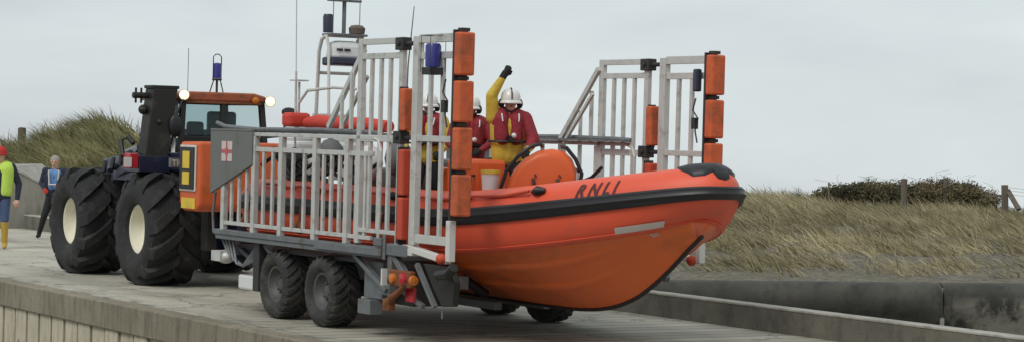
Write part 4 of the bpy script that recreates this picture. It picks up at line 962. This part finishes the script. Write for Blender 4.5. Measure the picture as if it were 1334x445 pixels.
# ------------------------------------------------------------------ slipway
def S_(b, name, mats, frame, kind='structure', base=(0,0,0), **k):
    return b.build(name, mats, None, base, frame=frame, kind=kind, **k)
b = MB(); b.b2(-27.5,9,-2.62,3.72,-.5,0)
S_(b, 'slipway', 'slip_concrete', RAMP)
sw = thing('slipway_edge_wall', 'concrete edge beam and vertical planked wall along the near side of the slipway', 'retaining wall', (-10,-2.8,-.4))
b = MB(); b.b2(-40,9,-2.95,-2.621,-.37,.004); bo = b.build('edge_beam', 'beam_concrete', sw, (-10,-2.8,-.4), bevel=.015)
b = MB(); u = -40; i = 0
while u < 9:
    b.b2(u+.03,u+.485+.012*math.sin(i*7.1),-2.90-.012*math.sin(i*3.3),-2.70,-3.2,-.372); u += .53; i += 1
b.build('planked_wall', 'pile_concrete', sw, (-10,-2.8,-.4), one=True, bevel=.008)
b = MB(); b.b2(-40,9,-2.72,-2.65,-3.2,-.374); b.build('wall_backing', 'mast_black', sw, (-10,-2.8,-.4))
# far kerb
kb = thing('kerb_wall', 'low weathered concrete kerb running down the far side of the slipway', 'kerb', (-5,3.85,0))
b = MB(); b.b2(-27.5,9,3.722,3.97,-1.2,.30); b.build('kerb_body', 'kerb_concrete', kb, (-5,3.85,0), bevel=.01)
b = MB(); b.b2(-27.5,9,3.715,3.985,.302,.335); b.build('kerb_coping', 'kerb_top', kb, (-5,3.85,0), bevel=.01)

# ------------------------------------------------------------------ terrain (true world)
def pxz(y, x, Y): return CAMZ - (y-262-.0099*(x-667))/F*Y
WY = 34.0
CREST = [(-900,190),(-200,190),(0,191),(45,191),(58,186),(80,176),(100,172),(125,163),(145,158),(158,161),(172,168),(190,180),(215,202),(250,232),(300,248),(640,262),(900,262)]
def ramp_z(X, Y):  # height of slip plane
    p = Vector((X,Y,0)); return (RORG - p).dot(RW)/RW.z
RAI = RAMP.inverted()
def upland(X, Y):
    px = CX + F*X/max(Y,5)
    rp = [(34,-1.17),(37,-1.04),(40,-.86),(44,-.55),(48,-.20),(52,.03),(56,.0),(62,-.8),(80,-2.4),(200,-5)]
    zr = interp(Y, rp) + CAMZ + (.14*noise.noise(Vector((X*.5,Y*.5,0)))+.12*noise.noise(Vector((X*1.3,Y*1.1,4))))*sstep(37,42,Y) - .21*sstep(1045,1110,px)*sstep(45,51,Y)- .18*sstep(1290,1345,px)*sstep(44,50,Y)
    zc_ = pxz(interp(px,CREST), px, 73) - .30
    lp = [(34,-2),(50,-1.15),(57,-.95),(60,-.45)]
    if Y < 60: zl = interp(Y, lp)+CAMZ
    else:
        z60 = -.45+CAMZ; t = sstep(60,73,Y); zl = z60+(zc_-z60)*t
        if Y > 73: zl = zc_ - (Y-73)*.09
    zl += (.22*noise.noise(Vector((X*.35,Y*.35,3)))+.18*noise.noise(Vector((X*.9,Y*.8,6))))*sstep(58,64,Y)
    w = sstep(420,760,px); z = zl*(1-w)+zr*w
    return max(z, .3)
def ground(X, Y):
    q = RAI @ Vector((X,Y,0)); rz = ramp_z(X,Y)
    q = RAI @ Vector((X,Y,rz))
    beach = .15 + .02*math.sin(X)
    if Y < WY+.05: z = beach
    else: z = upland(X,Y)
    inside = (-28 < q.x < 9.5) and (-2.9 < q.y < 4.05)
    if inside: z = min(z, rz-.6)
    elif q.x <= -28 or Y > 45 and -10 < q.y <= -2.9: 
        z = z if Y > 58 else min(max(z, rz-.25), rz-.02) if q.x<-26 else min(z, rz-.1)
    if Y > WY and q.y <= -2.9 and q.x > -26: z = min(z, beach) if q.y < -2.9 else z
    return z
b = MB()
xs = [-400,-200,-120,-80,-60,-45]+[-38+.5*i for i in range(160)]+[45,55,70,100,160,260,400]
ys = [-60,-20,0,15,25,30,33.0,WY+.02,WY+.08]+[34.5+.5*i for i in range(92)]+[82,86,92,100,115,140,200,300]
vs = [(x,y,ground(x,y)) for y in ys for x in xs]; nx = len(xs)
b.add(vs, [(j*nx+i,j*nx+i+1,(j+1)*nx+i+1,(j+1)*nx+i) for j in range(len(ys)-1) for i in range(nx-1)])
b.build('ground', 'shingle', None, (0,0,0), smooth=False, frame=IDENT, kind='structure').data.polygons.foreach_set('use_smooth',[True]*((len(ys)-1)*(nx-1)))
b = MB(); b.add([(-6000,-400,.0),(6000,-400,.0),(6000,9000,.0),(-6000,9000,.0)],[(0,1,2,3)]); b.build('sea', 'sea_water', None, frame=IDENT, kind='structure')
# sea wall: rounded top profile extruded along X, from the kerb rightwards
swl = []
prof = [(34.4,.0),(34.4,2.80),(34.25,2.86),(34.0,2.875),(33.78,2.84),(33.66,2.74),(33.63,2.6),(33.70,2.42),(33.85,2.2),(33.95,1.8),(33.9,1.2),(33.6,.6),(33.2,0)]
wb = (4,34,2.85)
seg_edges = [1.2,6.32,18,33,60]
wl = thing('sea_wall', 'dark stained curved sea wall below the shingle bank on the right', 'sea wall', wb, IDENT)
for i in range(4):
    b = MB(); b.prism(prof, 0, seg_edges[i]+.012, seg_edges[i+1]-.012)
    o = b.build('wall_bay', 'sea_wall_concrete', wl, wb, smooth=True)
b = MB(); b.b2(6.29,6.35,33.74,34.3,.1,2.80); b.build('wall_joint', 'kerb_top', wl, wb)
# left concrete wall with sloping top
def px2w(px, py, Y): return Vector(((px-667)/F*Y, Y, pxz(py,px,Y)))
Yw = 55.0
p0, p1, p2, p3 = px2w(-160,217,Yw), px2w(17,217,Yw), px2w(66,243,Yw), px2w(66,303,Yw)
wb = (p1.x, Yw, p3.z)
cw = thing('concrete_wall', 'grey board-marked concrete wall with a sloping top behind the people on the left', 'wall', wb, IDENT)
b = MB(); zb = p3.z-.3
b.prism([(p0.x,zb),(p0.x,p0.z),(p1.x,p1.z),(p2.x,p2.z),(p2.x,zb)],1,Yw,Yw+.6); b.build('wall_face', 'grey_concrete', cw, wb, bevel=.01)
b = MB(); 
b.add([(p0.x,Yw-.03,p0.z+.004),(p1.x,Yw-.03,p1.z+.004),(p2.x,Yw-.03,p2.z+.004),(p2.x+.12,Yw+1.2,p2.z+.16),(p1.x+.45,Yw+1.2,p1.z+.10),(p0.x,Yw+1.2,p0.z+.10),
       (p0.x,Yw-.03,p0.z-.05),(p1.x,Yw-.03,p1.z-.05),(p2.x,Yw-.03,p2.z-.05),(p2.x+.12,Yw+1.2,p2.z+.0),(p1.x+.45,Yw+1.2,p1.z+.0),(p0.x,Yw+1.2,p0.z+.0)],
      [(0,1,4,5),(1,2,3,4),(6,11,10,7),(7,10,9,8),(0,6,7,1),(1,7,8,2),(2,8,9,3),(3,9,10,4),(4,10,11,5),(5,11,6,0)])
b.build('coping', 'kerb_top', cw, wb)

# ------------------------------------------------------------------ grass
def grass_sheet(name, matn, pts, hmin, hmax, width, lean, nblade=9, spread=.12, curv=.55, label=None):
    n = len(pts)*nblade; P = np.repeat(np.array(pts), nblade, 0); P[:,:2] += rng.normal(0, spread, (n,2)); 
    hh = rng.uniform(hmin, hmax, n)*np.repeat(rng.uniform(.6,1.15,len(pts)), nblade); az = rng.normal(0,.55,n); la = np.repeat(rng.normal(lean,.22,len(pts)),nblade)+rng.normal(0,.28,n)
    dx = np.cos(az)*np.sin(la); dy = np.sin(az)*np.sin(la); dz = np.cos(la)
    wv = rng.uniform(.6,1.2,n)*width; wa = rng.uniform(0,PI,n); wx = np.cos(wa)*wv; wy = np.sin(wa)*wv*.5
    V_ = np.zeros((n,7,3)); 
    for k, t in enumerate((0,.4,.75)):
        cx = P[:,0]-dx*hh*t*(1+curv*t); cy_ = P[:,1]+dy*hh*t; cz = P[:,2]+dz*hh*t*(1-.35*curv*t)
        w = (1,.85,.5)[k]
        V_[:,2*k] = np.stack([cx-wx*w,cy_-wy*w,cz],1); V_[:,2*k+1] = np.stack([cx+wx*w,cy_+wy*w,cz],1)
    t = 1.0; V_[:,6] = np.stack([P[:,0]-dx*hh*(1+curv),P[:,1]+dy*hh,P[:,2]+dz*hh*(1-.35*curv)],1)
    base = (np.arange(n)*7)[:,None]; q = np.concatenate([base+np.array([[0,1,3,2]]), base+np.array([[2,3,5,4]])],1).reshape(-1,4); tr = (base+np.array([[4,5,6]]))
    me = bpy.data.meshes.new(name); me.vertices.add(n*7); me.vertices.foreach_set('co', V_.reshape(-1))
    nq, ntri = len(q), len(tr); me.loops.add(nq*4+ntri*3); me.loops.foreach_set('vertex_index', np.concatenate([q.reshape(-1), tr.reshape(-1)]).astype(np.int32))
    me.polygons.add(nq+ntri); ls = np.concatenate([np.arange(nq)*4, nq*4+np.arange(ntri)*3]).astype(np.int32); me.polygons.foreach_set('loop_start', ls)
    me.update(calc_edges=True); me.validate(); me.materials.append(MATS[matn]); o = bpy.data.objects.new(name, me); COL.objects.link(o); o['kind'] = 'stuff'; o['label'] = label; o['category'] = 'grass'
    return o
def scatter(n, X0, X1, Y0, Y1, dens):
    out = []
    while len(out) < n:
        Y = random.uniform(Y0,Y1); X = random.uniform(X0,X1)*Y/Y1
        px = CX+F*X/Y
        if random.random() < dens(X,Y,px): out.append((X,Y,ground(X,Y)-.03))
    return out
def dens_r(X, Y, px):
    nz = noise.noise(Vector((X*.55,Y*.55,5)))*.5+.5; nz2 = noise.noise(Vector((X*1.6,Y*1.6,9)))*.5+.5
    e = sstep(35.5,43.0,Y); d = (.12+.88*e)*(.35+.9*sstep(.35,.6,nz))
    if Y < 48: d *= sstep(.50,.60,nz2*.65+nz*.35+ .17*sstep(38,48,Y))
    if Y > 55: d *= .5
    return min(1, d)
pr_ = scatter(3900, 2.5, 15.5, 35.2, 57, dens_r)
grass_sheet('dune_grass', 'marram', pr_, .20, .54, .010, .90, 26, .15, .55, 'wind-combed straw coloured marram grass covering the dune on the right')
def dens_l(X, Y, px):
    nz = noise.noise(Vector((X*.4,Y*.4,1)))*.5+.5
    return (.5+.7*nz)*(1 if px < 330 else .4)
pl_ = scatter(2600, -22, -6, 58, 78, dens_l)
grass_sheet('dune_grass', 'marram_green', pl_, .45, .95, .017, .75, 23, .22, .55, 'olive marram grass covering the dune behind the tractor')
# taller wisps on the crest of the left dune
pw = [(x*73/F - CX*73/F, 73+random.uniform(-1.5,1.5), 0) for x in [random.gauss(m_, s_) for m_, s_ in ((65,5),(82,5),(106,8),(128,8),(145,10),(152,8)) for _ in range(26)]]
pw = [(a,bb_,ground(a,bb_)) for a,bb_,_ in pw]
grass_sheet('crest_grass', 'marram_green', pw, .7, 1.15, .016, .55, 8, .14, .6, 'tall wispy grass heads standing on the crest of the left dune')

pw2 = []
for _ in range(150):
    px_ = random.uniform(1060,1300); Y_ = random.uniform(51,53); X_ = (px_-CX)/F*Y_; pw2.append((X_,Y_,ground(X_,Y_)))
grass_sheet('crest_grass', 'marram', pw2, .22, .60, .006, .6, 10, .12, .6, 'pale wind-blown grass growing in front of the bramble thicket')
# bramble thicket on the right crest
def thicket():
    n = 80000; vs = np.zeros((n,4,3)); Y0 = 54
    top = [(1058,262),(1072,253),(1090,245),(1112,242),(1135,239),(1150,243),(1170,242),(1188,245),(1200,241),(1215,239),(1232,236),(1245,240),(1262,241),(1278,250),(1292,258),(1300,264)]
    k = 0; L0 = []
    clumps = []
    for i in range(330):
        px = random.uniform(1068,1290); yt = interp(px, top); f_ = random.random()**.6; y = 268-(268-yt)*f_*random.uniform(.80,.97)
        Yc = Y0+random.uniform(-1.2,1.2); clumps.append((px2w(px,y,Yc), random.uniform(.08,.30)))
    for i in range(n):
        c, r = random.choice(clumps); d = Vector((random.gauss(0,1),random.gauss(0,1),random.gauss(0,1))).normalized()*r*random.uniform(.5,1.05)
        p = c+Vector((d.x*1.25,d.y*1.6,d.z*.85)); s = random.uniform(.009,.022)
        a = Vector((random.gauss(0,1),random.gauss(0,1),random.gauss(0,1))).normalized(); bb = a.orthogonal().normalized(); cc = a.cross(bb)
        vs[i] = [p+bb*s*1.6, p+cc*s, p-bb*s*1.6, p-cc*s]
    b = MB(); b.v = [tuple(v) for v in vs.reshape(-1,3)]; b.f = [(4*i,4*i+1,4*i+2,4*i+3) for i in range(n)]; b.m = [0]*n
    wb = px2w(1180,266,Y0)
    t = thing('bramble_thicket', 'dark low bramble thicket on top of the dune to the right', 'bush', wb, IDENT)
    me = bpy.data.meshes.new('foliage'); me.from_pydata([Vector(v)-wb for v in b.v], [], b.f); me.materials.append(MATS['bramble']); o = bpy.data.objects.new('foliage', me); COL.objects.link(o); o.parent = t
    st = MB()
    for c, r in clumps[:110]:
        st.tube([c+Vector((random.uniform(-.1,.1),0,-.5)), c, c+Vector((random.uniform(-.2,.2),random.uniform(-.1,.1),r*1.1)), c+Vector((random.uniform(-.3,.3),0,r*1.35))], .0035, 4)
    st.tube([px2w(1066,264,Y0), px2w(1120,263,Y0), px2w(1190,264,Y0), px2w(1298,266,Y0)], .02, 5)
    st.build('stem', 'wood_post', t, wb, one=True)
thicket()
# fence posts
def post(px, ytop, ybot, Y, wid, label, extra=None, cat='fence post'):
    p = px2w(px,ybot,Y); q = px2w(px,ytop,Y); b = MB(); b.tube([p-Vector((0,0,.3)), q], wid, 10); b.ball(q, wid*.98, 10, (1,1,.3))
    base = tuple(p); o = b.build('fence_post', 'wood_post', None, base, frame=IDENT, smooth=True); tag(o, label, cat, 'old dune fence posts'); return o
post(28,167,195,74,.13,'thick fence post standing alone on the dune crest at the far left')
post(1080,237,262,52.5,.022,'thin fence stake at the left end of the bramble thicket')
post(1178,233,268,51.5,.075,'round wooden fence post in front of the middle of the thicket')
post(1232,232,262,53,.05,'short fence post half sunk in the right part of the thicket')
b = MB(); p = px2w(1310,266,51); q = px2w(1309,240,51); b.bar(p-Vector((0,0,.3)),q,.13,.13,(0,1,0)); e = px2w(1328,272,50.6); sp = thing('fence_strainer', 'braced wooden strainer post with a rail at the right end of the dune fence', 'fence post', tuple(p), IDENT, 'old dune fence posts')
b.build('post','wood_post',sp,tuple(p),bevel=.01); b = MB(); b.bar(e, px2w(1313,247,51),.10,.08,(0,1,0)); b.build('brace','wood_post',sp,tuple(p),bevel=.01)
b = MB(); b.bar(px2w(1284,254,51.2), px2w(1307,254,51.05),.05,.05,(0,1,0)); b.build('rail','wood_post',sp,tuple(p))
b = MB()
for k, yy in enumerate((243,247,252)):
    b.tube([px2w(1312,yy,51), px2w(1345,yy+4,50)], .004, 4)
b.build('wire','wire',sp,tuple(p))

# ------------------------------------------------------------------ world, sun, camera
w = bpy.data.worlds.new('World'); scene.world = w; w.use_nodes = True; N = w.node_tree.nodes; L = w.node_tree.links
bg = N['Background']; tc = N.new('ShaderNodeTexCoord')
SUN_EL, SUN_AZ = math.radians(48), math.radians(215)     # azimuth: direction the sun stands, clockwise from +Y
sky = N.new('ShaderNodeTexSky'); sky.sky_type = 'NISHITA'; sky.sun_disc = False; sky.sun_elevation = SUN_EL; sky.sun_rotation = SUN_AZ
mp = N.new('ShaderNodeMapping'); mp.inputs['Scale'].default_value = (1,1,3.4); L.new(tc.outputs['Generated'], mp.inputs[0])
n1 = N.new('ShaderNodeTexNoise'); n1.inputs['Scale'].default_value = 4.5; n1.inputs['Detail'].default_value = 7; n1.inputs['Roughness'].default_value = .5; n1.inputs['Distortion'].default_value = .4; L.new(mp.outputs[0], n1.inputs['Vector'])
cr = ramp_node(N, [(.32,(.555,.605,.635)),(.47,(.635,.690,.710)),(.56,(.665,.725,.738)),(.70,(.76,.815,.825))]); L.new(n1.outputs['Fac'], cr.inputs[0])
vm = N.new('ShaderNodeVectorMath'); vm.operation = 'SCALE'; vm.inputs['Scale'].default_value = 10.0; L.new(cr.outputs[0], vm.inputs[0])
mx = N.new('ShaderNodeMix'); mx.data_type = 'RGBA'; mx.inputs[0].default_value = .05; L.new(vm.outputs[0], mx.inputs[6]); L.new(sky.outputs[0], mx.inputs[7])
L.new(mx.outputs[2], bg.inputs['Color']); bg.inputs['Strength'].default_value = .1
sd = bpy.data.lights.new('sun','SUN'); sd.energy = 1.4; sd.angle = math.radians(22); sd.color = (1,.97,.93); so = bpy.data.objects.new('sun', sd); COL.objects.link(so)
dirv = Vector((math.sin(SUN_AZ)*math.cos(SUN_EL), math.cos(SUN_AZ)*math.cos(SUN_EL), math.sin(SUN_EL)))
so.rotation_euler = dirv.to_track_quat('Z','Y').to_euler(); so.location = (0,0,30)
cd = bpy.data.cameras.new('camera'); cam = bpy.data.objects.new('camera', cd); COL.objects.link(cam); scene.camera = cam
cd.sensor_width = 36; cd.lens = 36*F/1334; cd.clip_end = 20000; cd.clip_start = .1
# camera axes in world: x right, y up, -z forward
cx_, cy_, cz_ = C2W @ Vector((1,0,0)), C2W @ Vector((0,-1,0)), C2W @ Vector((0,0,-1))
cam.matrix_world = Matrix.Translation((0,0,CAMZ)) @ Matrix((cx_,cy_,cz_)).transposed().to_4x4()
vs_ = scene.view_settings; vs_.view_transform = 'Standard'; vs_.look = 'None'; vs_.exposure = .06; vs_.gamma = 1; vs_.use_curve_mapping = False
